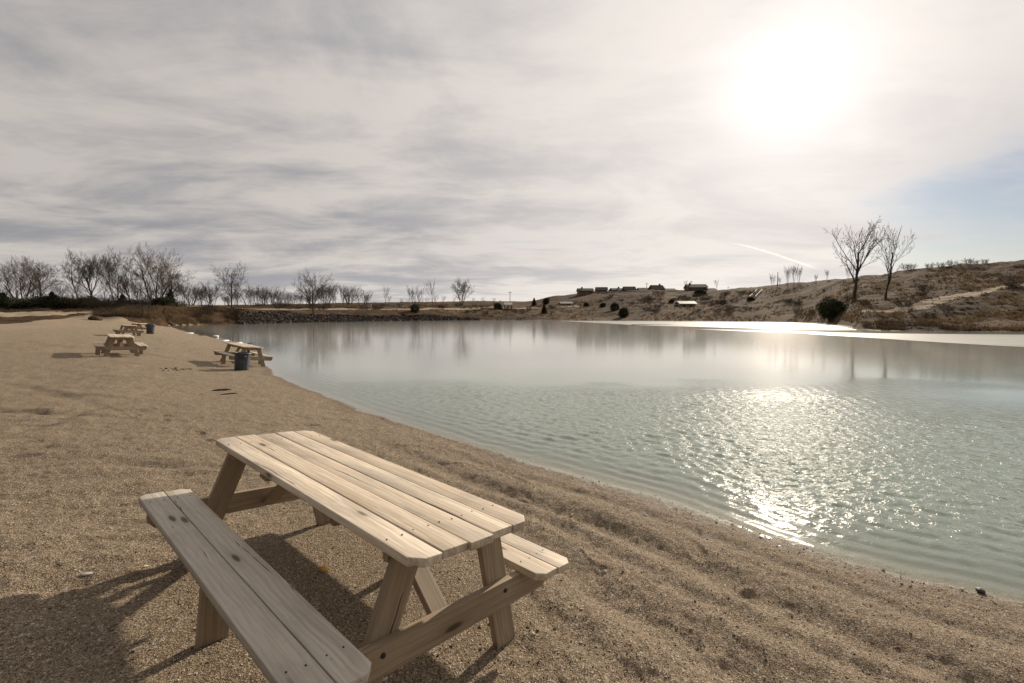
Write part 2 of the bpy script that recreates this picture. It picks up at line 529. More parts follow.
def mat_wood(name, light, dark, grey=0.25, seed=0.0):
    t = NT(name)
    g = t.n('ShaderNodeAttribute', attribute_name='grain').outputs['Vector']
    g = t.vmath('ADD', g, (seed, seed * 0.3, 0))
    rnd = t.n('ShaderNodeAttribute', attribute_name='board').outputs['Fac']
    warp = t.n('ShaderNodeVectorMath', operation='SCALE')
    wv = t.n('ShaderNodeTexNoise', {'Vector': t.mapping(g, (1.6, 5, 5)), 'Scale': 1.0, 'Detail': 3}).outputs['Color']
    t.set(warp, 0, wv)
    warp.inputs['Scale'].default_value = 0.07
    gw = t.vmath('ADD', g, warp.outputs[0])
    # knots
    kv = t.mapping(g, (2.3, 8.5, 8.5))
    kd = t.vor(kv, 1.0)
    kc = t.n('ShaderNodeSeparateColor', {0: t.vor(kv, 1.0, out='Color')}).outputs[0]
    has = t.math('GREATER_THAN', kc, 0.42)
    knot = t.math('MULTIPLY', t.rng(kd, 0.17, 0.08), has)
    halo = t.math('MULTIPLY', t.rng(kd, 0.42, 0.1), has)
    rings = t.noise(t.mapping(gw, (0.55, 46, 46)), 1.0, 3, 0.6, 0.3)
    ring2 = t.n('ShaderNodeTexWave', {'Vector': t.mapping(gw, (0.25, 9, 9)), 'Scale': 1.6, 'Distortion': 5.0, 'Detail': 3, 'Detail Scale': 1.2},
                wave_type='BANDS', bands_direction='Y').outputs['Fac']
    fibre = t.noise(t.mapping(g, (5, 230, 230)), 1.0, 2, 0.6)
    c = t.mix(t.rng(rings, 0.35, 0.68), light, dark)
    c = t.mix(t.math('MULTIPLY', ring2, 0.30), c, tuple(v * 0.85 for v in dark))
    c = t.mix(t.math('MULTIPLY', t.rng(fibre, 0.45, 0.75), 0.30), c, tuple(v * 0.55 for v in dark))
    wear = t.noise(t.mapping(g, (1.3, 4, 4)), 1.0, 5, 0.65, 0.5)
    c = t.mix(t.math('MULTIPLY', t.rng(wear, 0.42, 0.72), grey), c, (0.30, 0.27, 0.235))
    c = t.mix(t.math('MULTIPLY', halo, 0.35), c, tuple(v * 0.6 for v in dark))
    c = t.mix(t.math('MULTIPLY', knot, 0.85), c, (0.055, 0.033, 0.02))
    split = t.noise(t.mapping(gw, (0.8, 48, 48)), 1.0, 2, 0.5)
    spl = t.math('MULTIPLY', t.rng(split, 0.70, 0.725), 0.8)
    c = t.mix(spl, c, (0.05, 0.034, 0.024))
    stain = t.rng(t.noise(t.mapping(g, (4, 9, 9)), 1.0, 5, 0.75), 0.66, 0.74)
    c = t.mix(t.math('MULTIPLY', stain, 0.45), c, (0.075, 0.055, 0.04))
    c = t.mix(t.rng(rnd, 0.0, 1.0, 0.0, 0.75, False), c, t.mix(1.0, c, (0.78, 0.74, 0.70), 'MULTIPLY'))
    b = t.bump(t.math('SUBTRACT', fibre, t.math('MULTIPLY', spl, 2.0)), 0.35, 0.002)
    b = t.bump(rings, 0.3, 0.003, b)
    return t.out(t.principled(c, 0.62, 0.35, b))


def mat_flat(name, col, rough=0.7, spec=0.3, var=0.25, scale=3.0, metallic=0.0, bump=0.0):
    t = NT(name)
    tc = t.n('ShaderNodeTexCoord').outputs['Object']
    n = t.noise(tc, scale, 5, 0.6)
    c = t.mix(t.rng(n, 0.3, 0.7), tuple(v * (1 - var) for v in col), tuple(min(1, v * (1 + var)) for v in col))
    nm = t.bump(t.noise(tc, scale * 4, 4, 0.6), bump, 0.02) if bump else None
    return t.out(t.principled(c, rough, spec, nm, Metallic=metallic))


def mat_tint(name, rough=0.9, spec=0.1, translucent=0.0, mult=(1, 1, 1)):
    t = NT(name)
    c = t.n('ShaderNodeVertexColor', layer_name='tint').outputs[0]
    c = t.mix(1.0, c, (*mult, 1), 'MULTIPLY')
    s = t.principled(c, rough, spec)
    if translucent:
        tr = t.n('ShaderNodeBsdfTranslucent', {'Color': c}).outputs[0]
        s = t.n('ShaderNodeMixShader', {0: translucent, 1: s, 2: tr}).outputs[0]
    return t.out(s)


def mat_bark(name, col):
    t = NT(name)
    tc = t.n('ShaderNodeTexCoord').outputs['Object']
    n = t.noise(t.mapping(tc, (3, 3, 0.6)), 1.0, 5, 0.65)
    c = t.mix(n, tuple(v * 0.55 for v in col), tuple(v * 1.35 for v in col))
    return t.out(t.principled(c, 0.9, 0.1))


M = {
    'sand': mat_sand(), 'ground': mat_ground(), 'road': mat_road(), 'water': mat_water(),
    'frost': mat_ice('white_frosted_ice', (0.34, 0.335, 0.315), 0.5, 5.0),
    'wood': mat_wood('pine_boards', (0.82, 0.725, 0.590), (0.56, 0.455, 0.335), 0.60),
    'wood_bench_shaded': mat_wood('shaded_bench_boards', (0.60, 0.545, 0.465), (0.46, 0.405, 0.335), 0.55, 1.9),  # darker copy for the left bench, tabletop's shade put into the colour
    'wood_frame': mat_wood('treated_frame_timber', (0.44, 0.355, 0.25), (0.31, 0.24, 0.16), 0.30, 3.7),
    'bolt': mat_flat('rusty_bolt', (0.06, 0.045, 0.035), 0.6, 0.4, metallic=0.6),
    'can': mat_flat('slate_plastic', (0.045, 0.052, 0.066), 0.45, 0.45, 0.3, 6),
    'bag': mat_flat('black_bag', (0.012, 0.012, 0.014), 0.35, 0.5),
    'rock': mat_tint('rock_pigment', 0.95, 0.15),
    'grass': mat_tint('dry_blade', 0.9, 0.1, 0.35),
    'leaf': mat_tint('cedar_leaf', 0.85, 0.12, 0.15),
    'bark': mat_bark('grey_brown_bark', (0.085, 0.068, 0.055)),
    'bark_pale': mat_bark('pale_grey_bark', (0.135, 0.112, 0.092)),
    'twig': mat_bark('twig_bark', (0.10, 0.078, 0.062)),
    'wall': mat_flat('brown_wall_paint', (0.20, 0.145, 0.105), 0.85),
    'wall_red': mat_flat('red_brick', (0.22, 0.115, 0.08), 0.9),
    'wall_pale': mat_flat('pale_siding', (0.34, 0.31, 0.27), 0.85),
    'roof': mat_flat('dark_shingles', (0.10, 0.085, 0.075), 0.9),
    'roof_grey': mat_flat('grey_metal_roof', (0.42, 0.42, 0.41), 0.5),
    'roof_green': mat_flat('green_metal_roof', (0.075, 0.105, 0.085), 0.5),
    'glass': mat_flat('window_glass', (0.03, 0.035, 0.04), 0.1, 0.6, 0.1),
    'concrete': mat_flat('pale_concrete', (0.40, 0.375, 0.335), 0.9, 0.2, 0.2, 0.8),
    'post': mat_flat('weathered_post', (0.10, 0.08, 0.06), 0.9),
    'white': mat_flat('white_paint', (0.62, 0.60, 0.56), 0.6),
    'snow': mat_flat('old_ice_lump', (0.80, 0.80, 0.79), 0.55, 0.4, 0.12, 4, bump=0.4),
    'drift': mat_flat('dark_driftwood', (0.075, 0.052, 0.036), 0.9, 0.1, 0.4, 9, bump=0.6),
    'leaf_dry': mat_flat('yellow_dry_leaf', (0.72, 0.44, 0.14), 0.7, 0.2, 0.3, 30),
    'paper': mat_flat('bleached_scrap', (0.50, 0.45, 0.37), 0.8, 0.2, 0.15, 20),
    'wet_rock': mat_flat('dark_wet_rock', (0.06, 0.05, 0.043), 0.5, 0.4, 0.4, 14, bump=0.5),
}

# ------------------------------------------------------------------ ground, one polar sheet cut into its zones
radii = np.concatenate([np.geomspace(0.35, 20, 640, endpoint=False), np.geomspace(20, 50, 90, endpoint=False), np.geomspace(50, 175, 330, endpoint=False), np.geomspace(175, 330, 110, endpoint=False), np.geomspace(330, 6000, 40)])
ang_f = np.arange(-62, 64.01, 0.185)
ang_b = np.concatenate([np.arange(66, 298, 2.5)])
angs = np.radians(np.concatenate([ang_f, ang_b]))          # clockwise from +Y
NR, NA = len(radii), len(angs)
RR, AA = np.meshgrid(radii, angs, indexing='ij')
GX, GY = RR * np.sin(AA), RR * np.cos(AA)
GZ = height(GX.ravel(), GY.ravel()).reshape(GX.shape)
GSD = lake_sd(GX.ravel(), GY.ravel()).reshape(GX.shape)
fade = sstep(800, 3000, RR)
GZ = GZ * (1 - fade) + 6.0 * fade
gv = np.stack([GX, GY, GZ], -1).reshape(-1, 3)
ii, jj = np.meshgrid(np.arange(NR - 1), np.arange(NA), indexing='ij')
j2 = (jj + 1) % NA
gf = np.stack([ii * NA + jj, (ii + 1) * NA + jj, (ii + 1) * NA + j2, ii * NA + j2], -1).reshape(-1, 4)[:, ::-1]
fc = gv[gf].mean(1)
_, fr, fu = far_profile(fc[:, 0], fc[:, 1])
fsd = lake_sd(fc[:, 0], fc[:, 1])


def line_d(x, y, pts):
    d2 = np.full(x.shape, 1e18)
    for (ax, ay), (bx, by) in zip(pts[:-1], pts[1:]):
        ex, ey = bx - ax, by - ay
        t = np.clip(((x - ax) * ex + (y - ay) * ey) / (ex * ex + ey * ey), 0, 1)
        d2 = np.minimum(d2, (x - ax - t * ex) ** 2 + (y - ay - t * ey) ** 2)
    return np.sqrt(d2)


def pxd(px, d):
    d = d * dscale(px, d)
    return ((px - 512) / FPX * d, d)


ROAD = [pxd(*p) for p in ((-330, 52), (-150, 58), (0, 66), (40, 73), (80, 84), (130, 100), (200, 106), (250, 107.5), (300, 124), (350, 138.5), (430, 162), (480, 184), (520, 197), (575, 205))]
TRACK = [pxd(*p) for p in ((1180, 76), (1024, 84), (985, 82), (950, 79), (915, 76), (885, 75.5), (860, 78))]
pxs = 512 + fu * FPX
far_zone = ((fr > np.interp(fu, [-0.78, -0.70], [0.985, 0.70])) & (fsd > 0) & (fc[:, 1] > 5) & (fu >= -0.79)) | \
           ((fr > np.interp(pxs, [-260, 0, 60, 95, 112, 130, 155], [1.0, 1.03, 1.13, 1.2, 1.08, 1.0, 0.985]) + 0.02 * fbm(fc[:, 0] * .2, fc[:, 1] * .2, 77, 2)) & (fu < -0.79) & (fc[:, 1] > 5))
wob = 0.8 * fbm(fc[:, 0] * 0.3, fc[:, 1] * 0.3, 301, 2)
road_zone = far_zone & (line_d(fc[:, 0], fc[:, 1], ROAD) + wob < np.interp(fu, [-1.2, -0.85, -0.7], [5.0, 4.0, 2.3]))
track_zone = far_zone & (line_d(fc[:, 0], fc[:, 1], TRACK) + wob * 0.6 < 1.5)
behind = (fc[:, 1] <= 5) & (fsd > 45)
zones = np.zeros(len(gf), int)
zones[far_zone | behind] = 1
zones[road_zone] = 2
zones[track_zone] = 3


def cut(name, mask, mat, smooth=True):
    f = gf[mask]
    used, inv = np.unique(f.ravel(), return_inverse=True)
    o = np_mesh(name, gv[used], inv.reshape(-1, 4), mat, smooth)
    return o


keep = fsd > -25
tag(cut('beach', (zones == 0) & keep, M['sand']), 'wide beach of pale gravelly sand with tyre ruts', kind='structure')
tag(cut('hillside', zones == 1, M['ground']), 'brown winter hillside and banks round the lake', kind='structure')
tag(cut('gravel_road', zones == 2, M['road']), 'pale gravel road behind the beach and along the far bank', kind='structure')
tag(cut('dirt_track', zones == 3, M['road']), 'pale dirt track climbing the hillside on the right', kind='structure')

# ------------------------------------------------------------------ the lake
wr = np.concatenate([np.geomspace(2.0, 26, 520, endpoint=False), np.geomspace(26, 400, 70)])
wa = np.radians(np.concatenate([np.arange(-58, 58, 0.17), np.arange(58, 130, 0.5)]))
WR, WA = np.meshgrid(wr, wa, indexing='ij')
WX, WY = (WR * np.sin(WA)).ravel(), (WR * np.cos(WA)).ravel()
wsd = lake_sd(WX, WY)
shelf = sstep(-0.05, -2.2, wsd)
wob = 6.0 * fbm(WX * 0.09, WY * 0.13, 401, 4) + 0.10 * WX
ripple = sstep(15.5, 10.5, WY + wob) * (0.10 + 0.90 * shelf)
gust = 0.75 + 0.6 * fbm(WX * 0.35, WY * 0.35, 411, 2)
WZ = np.zeros_like(WX)
wrng = np.random.default_rng(5)
act = WR.ravel() < 27
ax_, ay_ = WX[act], WY[act]
zz = np.zeros(act.sum())
for i in range(90):
    lam = float(np.exp(wrng.uniform(math.log(0.10), math.log(0.36))))
    th = R(215) + wrng.normal(0, 0.75)                     # heading of the wavelets
    k = 2 * math.pi / lam
    a = 0.00118 * (lam / 0.22) ** 0.95
    fadeout = sstep(0.5, 0.18, (WR.ravel()[act] * 0.0049) / lam)
    zz += a * fadeout * np.sin(k * (ax_ * math.cos(th) + ay_ * math.sin(th)) + wrng.uniform(0, 6.28))
WZ[act] = (zz * (ripple * gust)[act])
# small swash lines close to the shore
WZ += 0.0035 * np.sin(wsd * 26 + 3 * fbm(WX * 1.2, WY * 1.2, 421, 2)) * sstep(-2.4, -0.8, wsd) * sstep(22, 10, WR.ravel())
nwr, nwa = len(wr), len(wa)
ii, jj = np.meshgrid(np.arange(nwr - 1), np.arange(nwa - 1), indexing='ij')
wf = np.stack([ii * nwa + jj, (ii + 1) * nwa + jj, (ii + 1) * nwa + jj + 1, ii * nwa + jj + 1], -1).reshape(-1, 4)[:, ::-1]
wkeep = (wsd[wf].min(1) < 1.2)
wf = wf[wkeep]
used, inv = np.unique(wf.ravel(), return_inverse=True)
lake = np_mesh('lake', np.stack([WX, WY, WZ], -1)[used], inv.reshape(-1, 4), M['water'])
tag(lake, 'pale green lake, rippled near the beach and glassy further out', kind='structure')
iced = sstep(12.5, 23.0, WY + 0.5 * wob + 3.5 * fbm(WX * 0.12, WY * 0.12, 431, 3)) * sstep(-0.6, -3.5, wsd)
for nm, arr in (('iced', iced), ('depth', np.maximum(0, -np.interp(wsd, [-60, -15, -3, 0, 4], [-4.0, -2.2, -0.40, 0, 0.4]))), ('ripple', ripple)):
    a = lake.data.attributes.new(nm, 'FLOAT', 'POINT')
    a.data.foreach_set('value', arr[used].astype(np.float32))


def sheet(name, poly, z, mat, label, thick=0.03, jag=0.0, step=1.2, seed=1):
    """thin ice sheet with a ragged outline"""
    rg = np.random.default_rng(seed)
    pts = []
    n = len(poly)
    for i in range(n):
        a, b = np.array(poly[i][:2]), np.array(poly[(i + 1) % n][:2])
        m = max(1, int(np.linalg.norm(b - a) / step))
        for q in range(m):
            pts.append(a + (b - a) * q / m + rg.normal(0, jag, 2))
    bm = bmesh.new()
    f = bm.faces.new([bm.verts.new((p[0], p[1], z)) for p in pts])
    if f.normal.z < 0 or (f.normal_update() or f.normal.z < 0): f.normal_flip()
    bmesh.ops.triangulate(bm, faces=[f for f in bm.faces if len(f.verts) > 4])
    o = bm_obj(name, bm, mat)
    tag(o, label, kind='structure')
    return o


frost_a = [on_z(*p) for p in ((560, 320.9), (640, 321.1), (700, 321.6), (760, 322.4), (800, 323.2), (832, 325), (850, 328), (857, 330.2), (830, 330.2), (760, 328.4), (700, 327), (640, 325.4), (590, 322.6))]
sheet('frosted_ice', frost_a, 0.010, M['frost'], 'white frosted ice along the far right shore', 0.005, 0.1, 1.5, 4)
frost_b = [on_z(*p) for p in ((690, 329.0), (760, 330.6), (830, 332.2), (870, 333.2), (930, 333.9), (1024, 334.8), (1700, 338), (1700, 372), (1250, 356), (1024, 347.3), (940, 342.5), (860, 337.3), (790, 333), (740, 331))]
sheet('frosted_ice', frost_b, 0.010, M['frost'], 'white frosted ice band in front of the hillside on the right', 0.005, 0.06, 1.0, 5)

# ------------------------------------------------------------------ picnic tables
def board_bm(bm, length, width, thick, mtx, chamf=None, bev=0.004, warp=0.0, seed=0, lay=None):
    """one sawn board: x along the grain, y across, z thick, origin at centre; chamf = (x0y0, x1y0, x1y1, x0y1) corner cuts"""
    rg = random.Random(seed)
    L, Wd, T = length / 2, width / 2, thick / 2
    c = chamf or (0, 0, 0, 0)
    out = []
    for (sx, sy), cc in zip(((-1, -1), (1, -1), (1, 1), (-1, 1)), c):
        x, y = sx * L, sy * Wd
        if cc:
            a, b = (x - sx * cc, y), (x, y - sy * cc)
            out += [b, a] if (sx * sy > 0) == False and sx < 0 else ([a, b] if sx * sy < 0 else ([b, a] if sx > 0 else [b, a]))
        else:
            out.append((x, y))
    # order by angle, robust for convex outlines
    out.sort(key=lambda p: math.atan2(p[1] / Wd, p[0] / L))
    tmp = bmesh.new()
    lo = [tmp.verts.new((x, y, -T)) for x, y in out]
    hi = [tmp.verts.new((x, y, T)) for x, y in out]
    n = len(out)
    tmp.faces.new(lo[::-1])
    tmp.faces.new(hi)
    for i in range(n):
        tmp.faces.new((lo[i], lo[(i + 1) % n], hi[(i + 1) % n], hi[i]))
    bmesh.ops.bevel(tmp, geom=list(tmp.edges), offset=bev, segments=2, profile=0.6, affect='EDGES')
    if length > 0.8:
        geom = list(tmp.verts) + list(tmp.edges) + list(tmp.faces)
        for k in range(1, 6):
            geom = list(tmp.verts) + list(tmp.edges) + list(tmp.faces)
            bmesh.ops.bisect_plane(tmp, geom=geom, plane_co=(-L + length * k / 6, 0, 0), plane_no=(1, 0, 0))
    w1, w2 = rg.uniform(-1, 1) * warp, rg.uniform(-1, 1) * warp
    off = Vector((rg.uniform(0, 40), rg.uniform(0, 40), rg.uniform(0, 40)))
    br = rg.random()
    la = bm.verts.layers.float_vector.get('grain') or bm.verts.layers.float_vector.new('grain')
    lb = bm.verts.layers.float.get('board') or bm.verts.layers.float.new('board')
    mp = {}
    for v in tmp.verts:
        co = v.co.copy()
        t = co.x / L
        p = co.copy()
        p.z += w1 * (t * t - 0.4) + w2 * t * co.y / Wd * 0.6
        nv = bm.verts.new(mtx @ p)
        nv[la] = co + off
        nv[lb] = br
        mp[v] = nv
    for f in tmp.faces:
        bm.faces.new([mp[v] for v in f.verts])
    tmp.free()


def axes(x, y, o):
    x = Vector(x).normalized()
    y = Vector(y)
    y = (y - x * x.dot(y)).normalized()
    z = x.cross(y)
    m = Matrix.Identity(4)
    for i in range(3):
        m[i][0], m[i][1], m[i][2], m[i][3] = x[i], y[i], z[i], o[i]
    return m


def new_bm():
    bm = bmesh.new()
    bm.verts.layers.float_vector.new('grain')
    bm.verts.layers.float.new('board')
    return bm


def make_table():
    root = empty('picnic_table')
    T = 0.038
    top_z, bench_z, bo = 0.757, 0.4177, 0.6355
    L = 2.44
    bm = new_bm()
    cc = 0.052
    bw, gap = 0.1395, 0.0055
    shifts = [0.000, -0.006, 0.007, -0.004, 0.004]
    for i in range(5):
        y = (i - 2) * (bw + gap)
        ch = (cc, cc, 0, 0) if i == 0 else ((0, 0, cc, cc) if i == 4 else None)
        board_bm(bm, L + [0, .006, .012, .004, -.004][i], bw, T, Matrix.Translation((shifts[i], y, top_z - T / 2 + [0, .0015, -.001, .001, 0][i])), ch, 0.0045, 0.003, 31 + i)
    bm_obj('tabletop', bm, M['wood'], root, True)
    for s in (-1, 1):
        bm = new_bm()
        for k, q in ((0, -1), (1, 1)):
            ch = (cc * .8, cc * .8, 0, 0) if q < 0 else (0, 0, cc * .8, cc * .8)
            board_bm(bm, L, 0.1395, T, Matrix.Translation((0.004 * q, s * bo + q * 0.0725, bench_z - T / 2)), ch, 0.0045, 0.003, 50 + k + 3 * s)
        bm_obj('bench', bm, M['wood_bench_shaded' if s < 0 else 'wood'], root, True)
    leg_top, leg_bot = 0.235, 0.475
    for e in (-1, 1):
        xi = e * 1.02                              # leg plane
        xo = e * 1.0585                            # bench support bolted outside the legs
        xc = e * 0.9815                            # cleat under the top, inside the legs
        for s in (-1, 1):
            a = Vector((xi, s * leg_bot, -0.03))
            b = Vector((xi, s * leg_top, top_z - T - 0.004))
            ax = (b - a).normalized()
            bm = new_bm()
            ext = 0.09
            board_bm(bm, (b - a).length + 2 * ext, 0.14, T, axes(ax, (0, 1, 0), (a + b) / 2), None, 0.003, 0.0, 70 + 5 * e + s)
            for pz, nz in ((top_z - T - 0.002, 1), (-0.035, -1)):
                geom = list(bm.verts) + list(bm.edges) + list(bm.faces)
                r = bmesh.ops.bisect_plane(bm, geom=geom, plane_co=(0, 0, pz), plane_no=(0, 0, nz), clear_outer=True)
                ed = [g for g in r['geom_cut'] if isinstance(g, bmesh.types.BMEdge)]
                bmesh.ops.holes_fill(bm, edges=ed)
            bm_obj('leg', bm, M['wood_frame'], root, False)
        bm = new_bm()
        board_bm(bm, 1.50, 0.14, T, axes((0, 1, 0), (0, 0, 1), (xo, 0, bench_z - T - 0.0715)), (0.045, 0.045, 0, 0), 0.003, 0.002, 90 + e)
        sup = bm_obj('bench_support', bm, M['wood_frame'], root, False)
        bm = new_bm()
        board_bm(bm, 0.66, 0.09, T, axes((0, 1, 0), (0, 0, 1), (xc, 0, top_z - T - 0.046)), (0.04, 0.04, 0, 0), 0.003, 0.0, 95 + e)
        bm_obj('cleat', bm, M['wood_frame'], root, False)
        # diagonal brace from the bench support up to the middle of the top
        a = Vector((e * 1.03, 0, bench_z - T - 0.10))
        b = Vector((e * 0.46, 0, top_z - T - 0.015))
        bm = new_bm()
        board_bm(bm, (b - a).length, 0.10, T, axes(b - a, (0, 1, 0), (a + b) / 2), None, 0.003, 0.0, 110 + e)
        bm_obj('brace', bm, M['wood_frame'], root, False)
        # bolt heads
        for (bx, by, bz) in ((xo + e * 0.021, 0.37, 0.33), (xo + e * 0.021, -0.37, 0.33), (xi + e * 0.021, 0.262, 0.655), (xi + e * 0.021, -0.262, 0.655)):
            bm = bmesh.new()
            bmesh.ops.create_cone(bm, cap_ends=True, segments=10, radius1=0.013, radius2=0.010, depth=0.010,
                                  matrix=Matrix.Translation((bx, by, bz)) @ Matrix.Rotation(R(90) * e, 4, 'Y'))
            bm_obj('bolt', bm, M['bolt'], root, True)
    # screw heads where the boards cross the cleats
    for xs in (-0.9815, 0.9815, -1.04, 1.04):
        onb = abs(xs) > 1
        ys = [s * bo + q for s in (-1, 1) for q in (-0.105, -0.04, 0.04, 0.105)] if onb else [(i - 2) * 0.145 + q for i in range(5) for q in (-0.038, 0.038)]
        for y_ in ys:
            bm = bmesh.new()
            bmesh.ops.create_cone(bm, cap_ends=True, segments=8, radius1=0.0042, radius2=0.0036, depth=0.004,
                                  matrix=Matrix.Translation((xs + random.uniform(-.008, .008), y_ + random.uniform(-.006, .006), (bench_z if onb else top_z) + 0.001)))
            bm_obj('screw', bm, M['bolt'], root, True)
    # short posts under the middle of both benches, and the cross piece under the middle of the top
    for s in (-1, 1):
        bm = new_bm()
        board_bm(bm, bench_z - T + 0.045, 0.14, T, axes((0, 0, 1), (0, 1, 0), (0.02, s * (bo + 0.02), (bench_z - T - 0.05) / 2)), None, 0.003, 0.0, 120 + s)
        bm_obj('bench_post', bm, M['wood_frame'], root, False)
    for x_ in (0.44, -0.44):
        bm = new_bm()
        board_bm(bm, 0.62, 0.09, T, axes((0, 1, 0), (0, 0, 1), (x_, 0, top_z - T - 0.046)), (0.03, 0.03, 0, 0), 0.003, 0.0, 130)
        bm_obj('cross_piece', bm, M['wood_frame'], root, False)
    return root


TG = 'picnic tables on the beach'
table = make_table()
tag(table, 'large weathered pine picnic table close in the foreground', 'picnic table', TG)
tu = Vector((0.750, -0.661, -0.016)).normalized()
tn = Vector((0.079, 0.065, 0.995))
tn = (tn - tu * tn.dot(tu)).normalized()
ty_ = tn.cross(tu)
m = Matrix.Identity(4)
for i in range(3):
    m[i][0], m[i][1], m[i][2], m[i][3] = tu[i], ty_[i], tn[i], TABLE_O[i]
table.matrix_world = m


def ground_matrix(x, y, yaw, sink=0.0):
    e = 0.5
    z = h1(x, y, False)
    gx = (h1(x + e, y, False) - h1(x - e, y, False)) / (2 * e)
    gy = (h1(x, y + e, False) - h1(x, y - e, False)) / (2 * e)
    n = Vector((-gx, -gy, 1)).normalized()
    u = Vector((math.cos(yaw), math.sin(yaw), 0))
    u = (u - n * u.dot(n)).normalized()
    v = n.cross(u)
    mm = Matrix.Identity(4)
    for i in range(3):
        mm[i][0], mm[i][1], mm[i][2] = u[i], v[i], n[i]
    mm[0][3], mm[1][3], mm[2][3] = x, y, z - sink
    return mm


for px, d, rot, label in ((118.5, 18.2, 3, 'picnic table alone on open sand on the left, casting a long shadow'),
                          (241, 18.1, 15, 'picnic table at the water edge behind the trash can'),
                          (128, 33.5, 6, 'third picnic table back along the beach, beyond the lone one'),
                          (139, 43.0, -12, 'farthest picnic table, beside the distant trash can')):
    x, y = pxd(px, d)
    c = copy_tree(table)
    c['label'] = label
    yaw = math.atan2(y, x) + R(rot)
    c.matrix_world = ground_matrix(x, y, yaw)


# ------------------------------------------------------------------ trash cans
def make_can():
    root = empty('trash_can')
    prof = [(0.0, 0.02), (0.205, 0.02), (0.215, 0.0), (0.222, 0.03), (0.236, 0.30), (0.248, 0.585), (0.252, 0.60)]
    seg = 48
    vs, fs = [], []
    for k, (r, z) in enumerate(prof):
        for j in range(seg):
            a = 2 * math.pi * j / seg
            rr = r * (1 + (0.012 * math.cos(a * 12) if 2 < k < 6 else 0))
            vs.append((rr * math.cos(a), rr * math.sin(a), z))
    for k in range(len(prof) - 1):
        for j in range(seg):
            j2 = (j + 1) % seg
            fs.append((k * seg + j, k * seg + j2, (k + 1) * seg + j2, (k + 1) * seg + j))
    mesh_obj('body', vs, fs, M['can'], root)
    for nm, prof2, mt in (('rim', [(0.250, 0.590), (0.270, 0.588), (0.275, 0.605), (0.268, 0.628), (0.250, 0.632), (0.240, 0.622), (0.238, 0.59)], 'can'),
                          ('bin_liner', [(0.238, 0.612), (0.226, 0.56), (0.215, 0.40), (0.10, 0.30), (0.0, 0.29)], 'bag')):
        vs, fs = [], []
        for (r, z) in prof2:
            for j in range(seg):
                a = 2 * math.pi * j / seg
                w = 1 + (0.02 * math.sin(a * 7 + z * 20) if nm == 'bin_liner' and z < 0.6 else 0)
                vs.append((r * w * math.cos(a), r * w * math.sin(a), z))
        for k in range(len(prof2) - 1):
            for j in range(seg):
                j2 = (j + 1) % seg
                fs.append((k * seg + j, k * seg + j2, (k + 1) * seg + j2, (k + 1) * seg + j))
        mesh_obj(nm, vs, fs, M[mt], root)
    for s in (-1, 1):
        bm = bmesh.new()
        bmesh.ops.create_cube(bm, size=1, matrix=Matrix.Translation((0, s * 0.262, 0.50)) @ Matrix.Diagonal((0.12, 0.035, 0.05, 1)))
        bmesh.ops.bevel(bm, geom=list(bm.edges), offset=0.010, segments=2, affect='EDGES')
        bm_obj('handle', bm, M['can'], root, True)
    return root


can = make_can()
tag(can, 'dark slate trash can standing against the picnic table at the water edge', 'trash can', 'trash cans on the beach')
x, y = pxd(240, 16.0)
can.matrix_world = ground_matrix(x, y, 0.7, 0.012)
c2 = copy_tree(can)
c2['label'] = 'small distant trash can beside the farthest picnic tables'
x, y = pxd(150, 38.5)
c2.matrix_world = ground_matrix(x, y, 1.9, 0.012) @ Matrix.Diagonal((1.15, 1.15, 1.3, 1))


# ------------------------------------------------------------------ bare trees
def tube(vs, fs, pts, rad, k):
    base = len(vs)
    n = len(pts)
    ref = Vector((0.31, 0.77, 0.2))
    for i in range(n):
        t = (pts[min(i + 1, n - 1)] - pts[max(i - 1, 0)])
        if t.length < 1e-6: t = Vector((0, 0, 1))
        t.normalize()
        a = t.cross(ref)
        if a.length < 1e-3: a = t.orthogonal()
        a.normalize()
        b = t.cross(a)
        for j in range(k):
            w = 2 * math.pi * j / k
            vs.append(pts[i] + (a * math.cos(w) + b * math.sin(w)) * rad[i])
    for i in range(n - 1):
        for j in range(k):
            j2 = (j + 1) % k
            fs.append((base + i * k + j, base + i * k + j2, base + (i + 1) * k + j2, base + (i + 1) * k + j))


